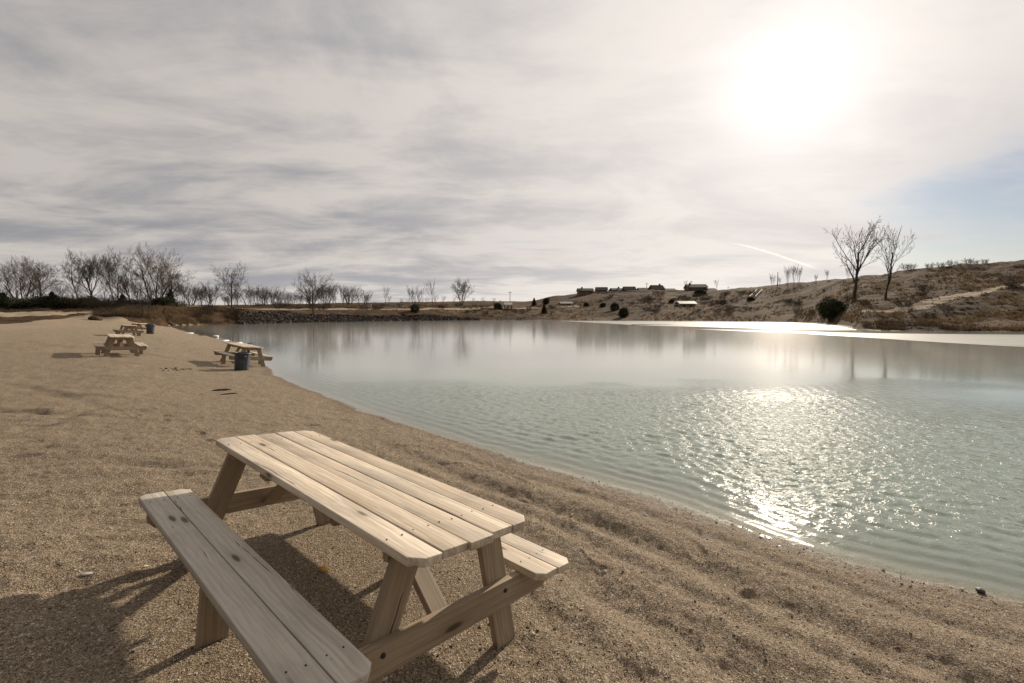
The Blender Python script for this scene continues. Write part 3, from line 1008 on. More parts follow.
def make_tree(name, seed, H=10.0, stems=1, trunk_frac=0.28, spread=0.7, upward=0.5, levels=5, kids=(5, 5, 5, 4), tmin=0.016, r0=0.20, lean=0.15, ratio=0.62, bark='bark', wig=0.07):
    rg = random.Random(seed)
    tv, tf, cv, cf = [], [], [], []

    def grow(p, d, length, r, lev):
        n = 5 if lev <= 1 else (4 if lev == 2 else 3)
        pts, rad, dirs = [p.copy()], [r], [d.copy()]
        q, dd = p.copy(), d.copy()
        rend = max(tmin * 0.7, r * (0.42 if lev else 0.5))
        for i in range(n):
            j = wig * (0.7 + 0.35 * lev)
            dd = dd + Vector((rg.gauss(0, j), rg.gauss(0, j), rg.gauss(0, j) + upward * 0.10))
            dd.normalize()
            q = q + dd * (length / n)
            pts.append(q.copy())
            dirs.append(dd.copy())
            rad.append(r + (rend - r) * (i + 1) / n)
        if lev == 0: rad[0] = r * 1.35
        k = 7 if lev == 0 else (5 if lev == 1 else 3)
        if lev <= 1: tube(tv, tf, pts, rad, k)
        else: tube(cv, cf, pts, rad, k)
        if lev >= levels: return
        nk = kids[min(lev, len(kids) - 1)]
        for c in range(nk):
            f = (trunk_frac + (1 - trunk_frac) * (c + rg.random()) / nk) if lev == 0 else 0.22 + 0.78 * (c + rg.random()) / nk
            f = min(f, 0.999)
            i = int(f * n)
            t = f * n - i
            bp = pts[i].lerp(pts[min(i + 1, n)], t)
            bd = dirs[min(i + 1, n)]
            az = rg.uniform(0, 6.283) if lev else (c * 2.4 + rg.uniform(-.5, .5))
            side = bd.orthogonal().normalized()
            side = Matrix.Rotation(az, 3, bd) @ side
            an = spread * rg.uniform(0.65, 1.25)
            nd = (bd * math.cos(an) + side * math.sin(an))
            nd.z += upward * 0.25
            nd.normalize()
            ln = length * ratio * rg.uniform(0.7, 1.2) * (1.15 - 0.45 * f if lev == 0 else 1.0 - 0.35 * f)
            rr = max(tmin, rad[i] * rg.uniform(0.42, 0.62))
            grow(bp, nd, ln, rr, lev + 1)
        # the leader goes on
        if lev > 0:
            grow(pts[-1], (dirs[-1] + Vector((rg.gauss(0, .2), rg.gauss(0, .2), 0.1))).normalized(), length * ratio * 0.8, max(tmin, rend), lev + 1)

    for s in range(stems):
        a = s * 6.283 / max(1, stems) + rg.uniform(-.4, .4)
        ln = lean if stems == 1 else lean + 0.22
        d = Vector((math.cos(a) * ln * rg.uniform(.5, 1.2), math.sin(a) * ln * rg.uniform(.5, 1.2), 1)).normalized()
        off = Vector((math.cos(a), math.sin(a), 0)) * (0.0 if stems == 1 else r0 * 0.8)
        grow(off + Vector((0, 0, -0.3)), d, H * 0.62 * rg.uniform(.85, 1.1), r0 * (1 if stems == 1 else 0.75), 0)
    zmax = max(v.z for v in cv)
    sc = H / zmax
    tv = [v * sc for v in tv]
    cv = [v * sc for v in cv]
    root = empty(name)
    mesh_obj('trunk', tv, tf, M[bark], root)
    mesh_obj('crown', cv, cf, M['twig'], root)
    root['h'] = H
    return root


PROTO = {}


def proto(key, *a, **k):
    if key not in PROTO:
        PROTO[key] = [make_tree(*a, **k), False]


def place(key, px, d, top_py, label, cat='tree', group=None, rz=None, sx=1.0, name=None, sink=0.15, lean=0.0):
    """the tree of that kind whose top reaches the line top_py as seen from the beach"""
    pr = PROTO[key]
    if pr[1]:
        o = copy_tree(pr[0])
    else:
        o = pr[0]
        pr[1] = True
    x, y = pxd(px, d)
    z = h1(x, y) - sink
    top = at(px, top_py, d)[2]
    s = max(0.3, top - z) / pr[0]['h']
    o.location = (x, y, z)
    o.scale = (s * sx, s * sx, s)
    o.rotation_euler = (0, lean, rz if rz is not None else random.uniform(0, 6.28))
    if name: o.name = name
    for k_ in ('label', 'category', 'group'):
        if k_ in o: del o[k_]
    tag(o, label, cat, group)
    return o


def depth_at(px, base_py, lo=60.0, hi=330.0):
    """distance at which the ground is seen at that height along a direction"""
    d = np.linspace(lo, hi, 1400)
    z = height((px - 512) / FPX * d, d, False)
    y = 314.3 - (z - CAM_H) / d * FPX
    k = np.nonzero(y <= base_py)[0]
    r_ = float(d[k[0]]) if len(k) else float(d[np.argmin(np.abs(y - base_py))])
    return r_ / dscale(px, r_)


proto('broad', 'bare_tree', 3, 13, 3, 0.24, 0.66, 0.42, 5, (6, 5, 4, 3), 0.011, 0.24, 0.22, 0.66)
proto('vase', 'bare_tree', 8, 14, 2, 0.30, 0.56, 0.5, 5, (6, 5, 4, 3), 0.011, 0.21, 0.16, 0.64)
proto('round', 'bare_tree', 17, 11, 1, 0.34, 0.84, 0.42, 5, (8, 5, 4, 3), 0.011, 0.20, 0.04, 0.68)
proto('leaning', 'bare_tree', 23, 12, 1, 0.36, 0.70, 0.42, 5, (7, 5, 4, 3), 0.011, 0.21, 0.30, 0.67)
proto('big', 'bare_cottonwood', 42, 16, 1, 0.30, 0.64, 0.55, 5, (8, 4, 3, 2), 0.018, 0.29, 0.02, 0.62, wig=0.09)
proto('slim', 'bare_cottonwood', 58, 15, 1, 0.28, 0.54, 0.65, 5, (8, 4, 3, 2), 0.017, 0.23, 0.03, 0.58, wig=0.09)
proto('small_a', 'bare_tree', 61, 6, 1, 0.22, 0.55, 0.5, 4, (6, 4, 3), 0.008, 0.075, 0.10, 0.66)
proto('small_b', 'bare_tree', 67, 6, 3, 0.20, 0.42, 0.6, 4, (5, 4, 3), 0.008, 0.07, 0.12, 0.64)
proto('small_c', 'bare_tree', 71, 6, 1, 0.30, 0.60, 0.4, 4, (6, 4, 3), 0.008, 0.075, 0.15, 0.68)
proto('shrub', 'bare_shrub', 79, 2, 6, 0.08, 0.45, 0.4, 3, (6, 5, 3), 0.006, 0.022, 0.5, 0.66)

for key, px, d, top, label, rz, sx in (
        ('broad', 24, 98, 254, 'broad bare tree with several stems, first from the left edge', 0.3, 1.05),
        ('leaning', 43, 101, 256, 'bare spreading tree right of the broad one at the left edge', 2.0, 1.1),
        ('vase', 84, 96, 246, 'tall vase shaped bare tree, leftmost of the tall clump on the left', 1.1, 0.9),
        ('leaning', 98, 100, 252, 'bare tree with a leaning trunk inside the tall clump on the left', 4.0, 0.9),
        ('vase', 119, 97, 245, 'tall upright bare tree at the right of the tall clump on the left', 3.0, 0.95),
        ('leaning', 135, 92, 268, 'bare tree leaning left, beside the biggest tree of the left shore', 3.3, 1.0),
        ('broad', 156, 94, 242, 'biggest bare tree of the left shore, wide crown of fine twigs', 2.2, 1.0),
        ('round', 174, 99, 262, 'lower round bare tree just right of the biggest left shore tree', 5.0, 1.15),
        ('round', 232, 103, 259, 'round crowned bare tree standing alone on the bank past the grassy point', 1.4, 0.85),
        ('round', 314, 119, 266, 'bare fan crowned tree on the edge of the rocky bank', 3.6, 0.95),
        ('small_a', 386, 170, 285, 'thin small bare tree left of the lakeside pavilion', 0.4, 0.8),
        ('small_b', 416, 160, 284, 'twin stemmed bare tree right of the lakeside pavilion', 0.9, 1.2),
        ('small_a', 433, 185, 278, 'slender bare tree between the twin stemmed and the wide one', 2.5, 0.75),
        ('broad', 462, 190, 276, 'wide bare tree behind the far end of the rocky bank', 0.8, 0.95),
        ('big', 852, depth_at(857, 299, 64), 217.5, 'tall bare cottonwood on the right hillside, left of the pair', 0.9, 0.92),
        ('slim', 884, depth_at(881, 300, 60), 224, 'slimmer bare cottonwood on the right hillside, right of the pair', 4.4, 0.85)):
    o = place(key, px, d, top, label, rz=rz, sx=sx, group='tall bare trees round the lake')

place('small_b', 145, 78, 279, 'thin bare sapling growing on the grassy point by the water', rz=1.0, sx=0.9)
BG = 'bare trees in the row behind the far bank'
rgb_ = random.Random(99)
for i in range(52):
    px = 186 + i * 3.6 + rgb_.uniform(-6, 6)
    d = np.interp(px, [186, 250, 350, 380], [112, 128, 160, 175]) + rgb_.uniform(0, 22)
    top = np.interp(px, [186, 205, 230, 250, 275, 300, 335, 360, 380], [284, 280, 290, 283, 287, 286, 284, 288, 296]) + rgb_.uniform(-4, 10)
    place(rgb_.choice(('small_a', 'small_b', 'small_c')), px, d, top, 'small bare tree in the twiggy row behind the far bank', group=BG, sx=rgb_.uniform(0.9, 2.0), lean=rgb_.uniform(-.12, .12))
for i in range(22):
    px = -30 + i * 10.2 + rgb_.uniform(-4, 4)
    d = 112 + rgb_.uniform(0, 25)
    place(rgb_.choice(('small_a', 'small_b', 'small_c')), px, d, 281 + rgb_.uniform(-6, 8), 'low bare tree in the thicket behind the tall left shore trees', group='bare trees in the thicket on the left', sx=rgb_.uniform(1.0, 1.5))
for i in range(13):
    px = 392 + i * 9 + rgb_.uniform(-3, 3)
    d = 205 + rgb_.uniform(0, 40)
    place(rgb_.choice(('small_a', 'small_c')), px, d, 297 + rgb_.uniform(-4, 3), 'tiny bare tree on the skyline beyond the pavilion', group='tiny bare trees on the skyline beyond the pavilion', sx=1.2)
for px, d, top in ((771, 190, 272), (778, 192, 276), (786, 188, 264), (792, 190, 262), (797, 193, 265), (814, 178, 273), (825, 172, 268), (846, 150, 263)):
    place('small_b', px, d, top, 'thin bare tree on the skyline left of the cottonwoods', group='thin bare trees on the ridge', sx=0.6)
for px, d, top in ((903, 128, 262), (909, 128, 263), (926, 123, 262), (938, 121, 261), (948, 120, 259), (956, 119, 262), (965, 118, 257), (972, 118, 259), (981, 117, 258), (990, 117, 262)):
    place('shrub', px, d, top, 'thin bare shrub on the ridge right of the cottonwoods', 'shrub', 'bare shrubs on the ridge', sx=1.1)
for px, d, top, lb in ((685, 252, 279.5, 'bare tree left of the big hilltop house'), (716, 252, 278.5, 'slim bare tree right of the big hilltop house'), (727, 246, 286, 'low round bare tree at the right end of the hilltop houses')):
    place('small_a', px, d, top, lb, sx=0.8)
rs = random.Random(5)
for i in range(34):
    px = rs.uniform(100, 215)
    d = np.interp(px, [100, 130, 165, 215], [76, 76, 84, 90]) + rs.uniform(0, 9)
    place('shrub', px, d, at(px, 0, d)[2] * 0 + 314.3 - (h1(*pxd(px, d)) + rs.uniform(0.7, 1.6) - CAM_H) / d * FPX,
          'reddish brown bare shrub on the grassy point', 'shrub', 'bare shrubs on the grassy point', sx=1.5)
for i in range(15):
    px = rs.uniform(840, 1060)
    d = np.interp(px, [840, 860, 920, 1060], [98, 68, 60, 57]) + rs.uniform(0, 34)
    place('shrub', px, d, 314.3 - (h1(*pxd(px, d)) + rs.uniform(0.6, 1.5) - CAM_H) / d * FPX,
          'scrubby bare shrub on the slope of the right hillside', 'shrub', 'bare shrubs on the right hillside', sx=rs.uniform(1.2, 2.2))
for i in range(56):
    px = rs.uniform(600, 800) if i % 3 else rs.uniform(640, 715)
    d = depth_at(px, rs.uniform(294, 314) if i % 3 else rs.uniform(294, 306))
    place('shrub', px, d, 314.3 - (h1(*pxd(px, d)) + rs.uniform(0.8, 2.0) - CAM_H) / d * FPX,
          'bare brown shrub on the far hill below the houses', 'shrub', 'bare shrubs on the far hill', sx=rs.uniform(1.6, 2.6))
for i in range(46):
    px = rs.uniform(250, 560)
    d = np.interp(px, [250, 300, 350, 430, 560], [103, 120, 134, 157, 176]) + rs.uniform(0, 24)
    place('shrub', px, d, 314.3 - (h1(*pxd(px, d)) + rs.uniform(0.8, 2.2) - CAM_H) / d * FPX,
          'dark bare shrub along the top of the far bank', 'shrub', 'bare shrubs along the far bank', sx=rs.uniform(1.3, 2.2))


# ------------------------------------------------------------------ evergreens: many leaf sized faces
def make_evergreen(name, seed, shape, n=3200, leaf=0.07, tint=((0.030, 0.036, 0.021), (0.075, 0.082, 0.045))):
    rg = np.random.default_rng(seed)
    pts, nrm = [], []
    lumps = rg.normal(0, 1, (26, 3))
    lumps /= np.linalg.norm(lumps, axis=1)[:, None]
    amp = rg.uniform(-0.25, 0.45, 26)
    P = []
    while len(P) < n:
        d = rg.normal(0, 1, 3)
        d /= np.linalg.norm(d)
        w = 1 + (amp * np.exp(-((1 - lumps @ d) / 0.05))).sum()
        rr = rg.uniform(0.25, 1) ** 0.45 * w * 0.92
        if shape == 'round':
            p = np.array([d[0] * 0.5 * rr, d[1] * 0.5 * rr, 0.47 + d[2] * 0.47 * rr])
        else:
            t = rg.random() ** 1.5
            a = rg.uniform(0, 6.28)
            ring = 0.34 * (1 - t) ** 0.75 * (0.78 + 0.22 * math.sin(t * 34 + a)) * w
            q = ring * rg.uniform(0.2, 1) ** 0.5
            p = np.array([math.cos(a) * q, math.sin(a) * q, 0.04 + t * 0.96])
        if p[2] < 0.01: continue
        P.append(p)
    P = np.array(P)
    a = rg.normal(0, 1, (n, 3))
    b = rg.normal(0, 1, (n, 3))
    a /= np.linalg.norm(a, axis=1)[:, None]
    b -= a * (a * b).sum(1)[:, None]
    b /= np.linalg.norm(b, axis=1)[:, None]
    s = leaf * rg.uniform(0.5, 1.2, (n, 1))
    v = np.stack([P - a * s * .5, P + b * s * .35, P + a * s, P - b * s * .35], 1).reshape(-1, 3)
    f = np.arange(n * 4).reshape(-1, 4)
    root = empty(name)
    tv, tf = [], []
    tube(tv, tf, [Vector((0, 0, -0.1)), Vector((0.01, 0, 0.3)), Vector((0, 0.01, 0.8))], [0.035, 0.028, 0.01], 6)
    mesh_obj('trunk', tv, tf, M['bark'], root)
    o = np_mesh('crown', v, f, M['leaf'], False)
    o.parent = root
    k = np.repeat(rg.random((n, 1)), 4, 0)
    t0, t1 = np.array(tint[0]), np.array(tint[1])
    attr_color(o, t0 + (t1 - t0) * k)
    root['h'] = 1.0
    return root


PROTO['cedar'] = [make_evergreen('cedar_tree', 5, 'cone'), False]
PROTO['bush'] = [make_evergreen('evergreen_bush', 9, 'round', 4200, 0.06), False]
PROTO['bush_b'] = [make_evergreen('evergreen_bush', 12, 'round', 2600, 0.08), False]
CG = 'dark evergreens under the tall left trees'
for i, (px, d, top, w) in enumerate(((-9, 88, 294, 1.9), (5, 90, 293, 1.5), (15, 95, 297, 2.0), (31, 93, 299, 2.0), (46, 96, 295, 1.5), (54, 94, 292, 1.3), (63, 95, 295.5, 1.8),
                      (88, 97, 296, 1.6), (97, 98, 299, 1.8), (124, 97, 294.5, 1.3), (139, 99, 300, 1.8))):
    place('cedar' if i in (1, 5, 9) else ('bush_b' if i % 2 else 'bush'), px, d, top, 'low dark evergreen in the row under the tall left trees', 'evergreen', CG, sx=w, sink=0.6)
for i in range(34):
    px = -20 + i * 6.1 + rs.uniform(-3, 3)
    d = 92 + rs.uniform(0, 14)
    place('shrub', px, d, rs.uniform(292, 301), 'brown bare thicket shrub between the dark evergreens on the left', 'shrub', 'bare thicket shrubs on the left', sx=rs.uniform(1.3, 2.0))
place('cedar', 172, 93, 289, 'dark cedar at the foot of the biggest left shore tree', 'cedar', sx=0.95)
place('bush_b', 163, 92, 296, 'dark squat evergreen bush beside the cedar on the left shore', 'bush', sx=1.5)
for key, px, base, top, wpx, lb in (('bush', 831, 317.5, 297, 23, 'big round dark green bush at the foot of the right hillside'),
                                    ('shrub', 809, 316, 306, 11, 'small brown bush left of the big round bush'),
                                    ('shrub', 797.5, 313.5, 305, 10, 'low brown bush, leftmost of the three by the right shore'),
                                    ('cedar', 544, 313.5, 304, 8, 'small dark cedar on the far shore below the first house'),
                                    ('bush_b', 623, 317, 306.5, 9.5, 'dark evergreen bush on the far slope nearest the water'),
                                    ('bush_b', 614.5, 310, 302, 9.5, 'dark evergreen bush above the one nearest the water'),
                                    ('bush_b', 602.5, 307, 302.3, 6, 'small dark bush left of the two evergreens on the far slope'),
                                    ('bush_b', 586, 306, 301.8, 5, 'tiny dark bush beside the low grey shed roof'),
                                    ('cedar', 534, 304.7, 298, 6.5, 'dark cedar on the rise left of the far hill'),
                                    ('bush_b', 546, 303.5, 297, 6.5, 'dark bush next to the cedar on the rise'),
                                    ('bush_b', 498, 309.5, 302, 8, 'dark green bush beside the small far pavilion'),
                                    ('bush', 415, 312, 303.5, 9, 'dark evergreen bush at the foot of the twin stemmed bare tree'),
                                    ('bush_b', 671, 303.5, 299, 6, 'dark bush left of the pale roofed shed'),
                                    ('bush_b', 699, 294.5, 289, 12, 'dark bush in front of the big hilltop house'),
                                    ('bush_b', 750, 301, 296.5, 7, 'dark bush below the pale railing on the hill')):
    d = depth_at(px, base)
    hgt = max(0.3, at(px, top, d)[2] - (h1(*pxd(px, d)) - 0.15))
    place(key, px, d, top, lb, 'cedar' if key == 'cedar' else 'bush', sx=wpx / FPX * d / hgt * {'cedar': 1.4, 'shrub': 1.1}.get(key, 1.0), sink=0.15 + 0.10 * hgt)


# ------------------------------------------------------------------ stuff: riprap, dry grass, gravel
def rock_cloud(name, P, S, mat, cols, flat=0.7, seed=1):
    rg = np.random.default_rng(seed)
    n = len(P)
    oct_ = np.array([(1, 0, 0), (0, 1, 0), (-1, 0, 0), (0, -1, 0), (0, 0, 1), (0, 0, -1)], float)
    tri = np.array([(0, 1, 4), (1, 2, 4), (2, 3, 4), (3, 0, 4), (1, 0, 5), (2, 1, 5), (3, 2, 5), (0, 3, 5)])
    v = oct_[None] * (1 + rg.uniform(-0.35, 0.35, (n, 6, 1)))
    v = v * np.stack([rg.uniform(.7, 1.3, n), rg.uniform(.7, 1.3, n), rg.uniform(.6, 1.0, n) * flat], -1)[:, None, :]
    a = rg.uniform(0, 6.28, n)
    t = rg.normal(0, 0.5, n)
    ca, sa, ct, st = np.cos(a), np.sin(a), np.cos(t), np.sin(t)
    y2 = v[..., 1] * ct[:, None] - v[..., 2] * st[:, None]
    z2 = v[..., 1] * st[:, None] + v[..., 2] * ct[:, None]
    x3 = v[..., 0] * ca[:, None] - y2 * sa[:, None]
    y3 = v[..., 0] * sa[:, None] + y2 * ca[:, None]
    v = np.stack([x3, y3, z2], -1) * S[:, None, None] + P[:, None, :]
    f = (tri[None] + (np.arange(n) * 6)[:, None, None]).reshape(-1, 3)
    o = np_mesh(name, v.reshape(-1, 3), f, mat, False)
    attr_color(o, np.repeat(cols, 6, 0))
    return o


rg = np.random.default_rng(21)
# riprap on the steep far bank
px = rg.uniform(238, 480, 26000)
dd = np.interp(px, list(COLS), _cds) + rg.uniform(-1.5, 8.5, 26000)
X, Y = (px - 512) / FPX * dd, dd
sdr = lake_sd(X, Y)
ok = np.nonzero((sdr > -0.3) & (sdr < 3.9) & ((px < 440) | (rg.random(26000) < 0.4)))[0][:5200]
X, Y = X[ok], Y[ok]
Z = height(X, Y)
k = rg.random((len(X), 1))
tag(rock_cloud('riprap_rocks', np.stack([X, Y, Z + 0.05], -1), rg.uniform(0.18, 0.62, len(X)), M['rock'], np.array([0.022, 0.019, 0.017]) + k ** 2 * np.array([0.085, 0.068, 0.053]), 0.85, 22),
    'dark broken rocks lining the far bank', 'rocks', kind='stuff')
# stony pieces strewn on the right hillside
n = 650
px = rg.uniform(850, 1100, n)
dd = np.interp(px, [850, 870, 920, 1100], [72, 64, 58, 54]) + rg.uniform(0, 1, n) ** 1.4 * 46
X, Y = (px - 512) / FPX * dd, dd
k = rg.random((n, 1))
tag(rock_cloud('hillside_stones', np.stack([X, Y, height(X, Y) + 0.02], -1), rg.uniform(0.06, 0.24, n) * rg.uniform(0.6, 1.6, n), M['rock'], np.array([0.06, 0.05, 0.04]) + k ** 2.2 * np.array([0.30, 0.26, 0.21]), 0.7, 23),
    'pale and dark stones strewn over the right hillside', 'stones', kind='stuff')


def blades(name, P, Hh, Wd, cols, seed, label):
    """tufts: each a fan of bent dry blades"""
    rg = np.random.default_rng(seed)
    n = len(P)
    nb = 7
    a = rg.uniform(0, 6.28, (n, nb))
    ln = rg.uniform(0.1, 0.75, (n, nb))
    h = Hh[:, None] * rg.uniform(0.5, 1.1, (n, nb))
    w = Wd[:, None] * rg.uniform(0.6, 1.3, (n, nb))
    b = P[:, None, :] + np.stack([rg.normal(0, .35, (n, nb)) * Hh[:, None], rg.normal(0, .35, (n, nb)) * Hh[:, None], np.zeros((n, nb)) - 0.05], -1)
    tang = np.stack([-np.sin(a), np.cos(a), np.zeros_like(a)], -1)
    out = np.stack([np.cos(a), np.sin(a), np.zeros_like(a)], -1)
    tip = b + out * (h * ln)[..., None] + np.array([0, 0, 1]) * h[..., None]
    v = np.stack([b - tang * w[..., None], b + tang * w[..., None], tip], 2).reshape(-1, 3)
    f = np.arange(len(v)).reshape(-1, 3)
    o = np_mesh(name, v, f, M['grass'], False)
    c = np.repeat(cols, nb * 3, 0) * np.repeat(rg.uniform(0.7, 1.25, (n * nb, 1)), 3, 0)
    attr_color(o, c)
    return tag(o, label, 'grass', kind='stuff')


def grass_patch(name, n, px0, px1, dlo, dhi, hmin, hmax, tint0, tint1, seed, label, wd=0.05, thr=-0.05, nscale=0.25):
    rg = np.random.default_rng(seed)
    px = rg.uniform(px0, px1, n)
    lo = np.interp(px, *dlo)
    hi = np.interp(px, *dhi)
    dd = lo + (hi - lo) * rg.random(n) ** 1.25
    X, Y = (px - 512) / FPX * dd, dd
    ok = (fbm(X * nscale, Y * nscale, seed, 3) > thr) & (lake_sd(X, Y) > 0.8) & (line_d(X, Y, ROAD) > 2.6) & (line_d(X, Y, TRACK) > 1.0)
    X, Y = X[ok], Y[ok]
    P = np.stack([X, Y, height(X, Y)], -1)
    k = (0.5 + fbm(X * 0.12, Y * 0.12, seed + 3, 3))[:, None] + rg.normal(0, .12, (len(X), 1))
    cols = np.clip(np.array(tint0) + np.clip(k, 0, 1) * (np.array(tint1) - np.array(tint0)), 0.01, 1)
    return blades(name, P, rg.uniform(hmin, hmax, len(X)), np.full(len(X), wd), cols, seed + 1, label)


grass_patch('dry_grass', 9000, 838, 1110, ([838, 860, 920, 1110], [92, 63, 56, 52]), ([838, 860, 920, 1110], [150, 138, 122, 108]), 0.25, 0.7, (0.062, 0.044, 0.027), (0.185, 0.130, 0.072), 51,
            'dry brown grass tufts over the right hillside', 0.045)
grass_patch('dry_grass', 5200, 96, 245, ([96, 130, 165, 200, 245], [75, 74, 82, 88, 96]), ([96, 130, 165, 200, 245], [86, 92, 98, 104, 106]), 0.35, 0.95, (0.050, 0.034, 0.024), (0.200, 0.140, 0.082), 53,
            'rusty dry grass covering the point between beach and far bank', 0.05, -0.2)
grass_patch('dry_grass', 5000, 560, 860, ([560, 700, 800, 860], [156, 136, 113, 70]), ([560, 700, 800, 860], [240, 240, 190, 140]), 0.3, 0.8, (0.065, 0.045, 0.028), (0.21, 0.15, 0.085), 55,
            'pale dry grass on the far hill below the houses', 0.08, -0.05, 0.12)
grass_patch('dry_grass', 3600, -60, 130, ([-60, 0, 60, 100, 130], [72, 74, 82, 92, 104]), ([-60, 130], [112, 116]), 0.35, 0.8, (0.055, 0.04, 0.027), (0.19, 0.14, 0.085), 57,
            'dry brown grass between the gravel road and the left trees', 0.05, -0.2)
grass_patch('dry_grass', 4200, 240, 560, ([240, 300, 350, 430, 480, 560], [111, 128, 142, 166, 160, 158]), ([240, 350, 430, 560], [130, 172, 198, 225]), 0.3, 0.8, (0.055, 0.038, 0.027), (0.20, 0.145, 0.088), 59,
            'brown dry grass behind the road on the far bank', 0.07, -0.1)

# loose gravel close to the camera
n = 34000
r = 1.15 * (7.5 / 1.15) ** (rg.random(n) ** 0.85)
a = np.radians(rg.uniform(-56, 58, n))
X, Y = r * np.sin(a), r * np.cos(a)
ok = lake_sd(X, Y) > 0.05
X, Y = X[ok], Y[ok]
n = len(X)
S = np.exp(rg.normal(math.log(0.0036), 0.38, n))
big = rg.random(n) < 0.006
S[big] *= 2.4
k = rg.random(n)
pal = np.array([(0.10, 0.078, 0.06), (0.22, 0.16, 0.11), (0.36, 0.27, 0.185), (0.48, 0.38, 0.28), (0.62, 0.54, 0.44)])
ci = np.minimum((k ** 0.9 * 5).astype(int), 4)
tag(rock_cloud('loose_gravel', np.stack([X, Y, height(X, Y) + S * 0.3], -1), S, M['rock'], pal[ci] * rg.uniform(0.8, 1.15, (n, 1)), 0.75, 24),
    'loose grit and pebbles on the sand round the near picnic table', 'gravel', kind='stuff')


n = 800
ti = rg.uniform(0, 1, n)
bx_ = LAKE[1:12]
seg_ = np.linspace(0, len(bx_) - 1, len(bx_))
X = np.interp(ti * (len(bx_) - 1), seg_, bx_[:, 0]) + rg.normal(0, 0.25, n)
Y = np.interp(ti * (len(bx_) - 1), seg_, bx_[:, 1]) + rg.normal(0, 0.25, n)
ok = (np.abs(lake_sd(X, Y) - 0.03 - 0.05 * fbm(X * 1.5, Y * 1.5, 5, 2)) < 0.10) & (Y > 0.3)
X, Y = X[ok], Y[ok]
S = np.exp(rg.normal(math.log(0.0065), 0.45, len(X)))
k = rg.random((len(X), 1))
tag(rock_cloud('waterline_pebbles', np.stack([X, Y, height(X, Y) + S * 0.25], -1), S, M['rock'], np.array([0.11, 0.09, 0.07]) + k ** 1.5 * np.array([0.38, 0.31, 0.23]), 0.7, 29),
    'small pebbles lying along the waterline', 'pebbles', kind='stuff')

# ------------------------------------------------------------------ small single things
def lump(name, size, mat, loc, label, cat, seed, group=None, rz=0.0, sub=3, rough=0.25, tilt=0.0):
    bm = bmesh.new()
    bmesh.ops.create_icosphere(bm, subdivisions=sub, radius=1.0)
    rg = random.Random(seed)
    dirs = [Vector((rg.gauss(0, 1), rg.gauss(0, 1), rg.gauss(0, 1))).normalized() for _ in range(14)]
    am = [rg.uniform(-1, 1) * rough for _ in range(14)]
    for v in bm.verts:
        d = v.co.normalized()
        w = 1 + sum(a * max(0, d.dot(q)) ** 4 for a, q in zip(am, dirs))
        v.co = Vector((d.x * w * size[0], d.y * w * size[1], d.z * w * size[2]))
    o = bm_obj(name, bm, mat, None, sub >= 3)
    o.location = loc
    o.rotation_euler = (0, tilt, rz)
    return tag(o, label, cat, group)


def gp(px, py, z=0.3):
    """where the sight line meets the ground"""
    q = on_z(px, py, z)
    for _ in range(8):
        q = on_z(px, py, h1(q[0], q[1], False))
    return q


for px, py, sz, rz, lb in ((190, 333.6, (0.55, 0.26, 0.09), -0.6, 'white ice lump at the far end of the beach waterline'),
                           (216, 337.6, (0.30, 0.24, 0.12), 0.2, 'small white ice lump, upright among the chunks on the shoreline'),
                           (226, 341.0, (0.62, 0.2, 0.07), -0.5, 'long white ice slab lying along the shoreline'),
                           (239, 343.6, (0.52, 0.2, 0.08), -0.5, 'white ice slab nearest the trash can on the shoreline')):
    q = gp(px, py, 0.05)
    lump('ice_chunk', sz, M['snow'], (q[0], q[1], max(0.03, h1(q[0], q[1])) + sz[2] * 0.4), lb, 'ice', int(px), 'ice chunks on the shoreline', rz + 2.4)
for px, py, sz, lb in ((201, 335.6, (0.75, 0.28, 0.07), 'dark weedy clump on the shoreline between the ice lumps'),
                       (249, 344.2, (0.35, 0.16, 0.06), 'small dark clump at the water edge right of the ice slabs')):
    q = gp(px, py, 0.03)
    lump('weed_clump', sz, M['drift'], (q[0], q[1], h1(q[0], q[1]) + 0.02), lb, 'weed', int(px), 'dark clumps on the shoreline', 2.0, 3, 0.4)
q = gp(980, 594.5, 0.0)
lump('shore_rock', (0.030, 0.024, 0.02), M['wet_rock'], (q[0], q[1], 0.015), 'small dark wet rock at the waterline on the right', 'rock', 6, None, 0.4)
q = gp(962, 592, 0.0)
lump('shore_rock', (0.016, 0.012, 0.010), M['paper'], (q[0], q[1], 0.012), 'small pale stone left of the dark wet rock at the waterline', 'rock', 16, None, 0.9)
q = gp(324.5, 571, 0.3)
lump('yellow_stone', (0.026, 0.022, 0.020), M['leaf_dry'], (q[0], q[1], h1(q[0], q[1]) + 0.012), 'little yellow stone on the sand under the near picnic table', 'stone', 8)
q = gp(87, 574.5, 0.4)
lump('paper_scrap', (0.034, 0.018, 0.006), M['paper'], (q[0], q[1], h1(q[0], q[1]) + 0.006), 'pale scrap on the sand beside the long shadow, bottom left', 'scrap', 9, None, 0.3)
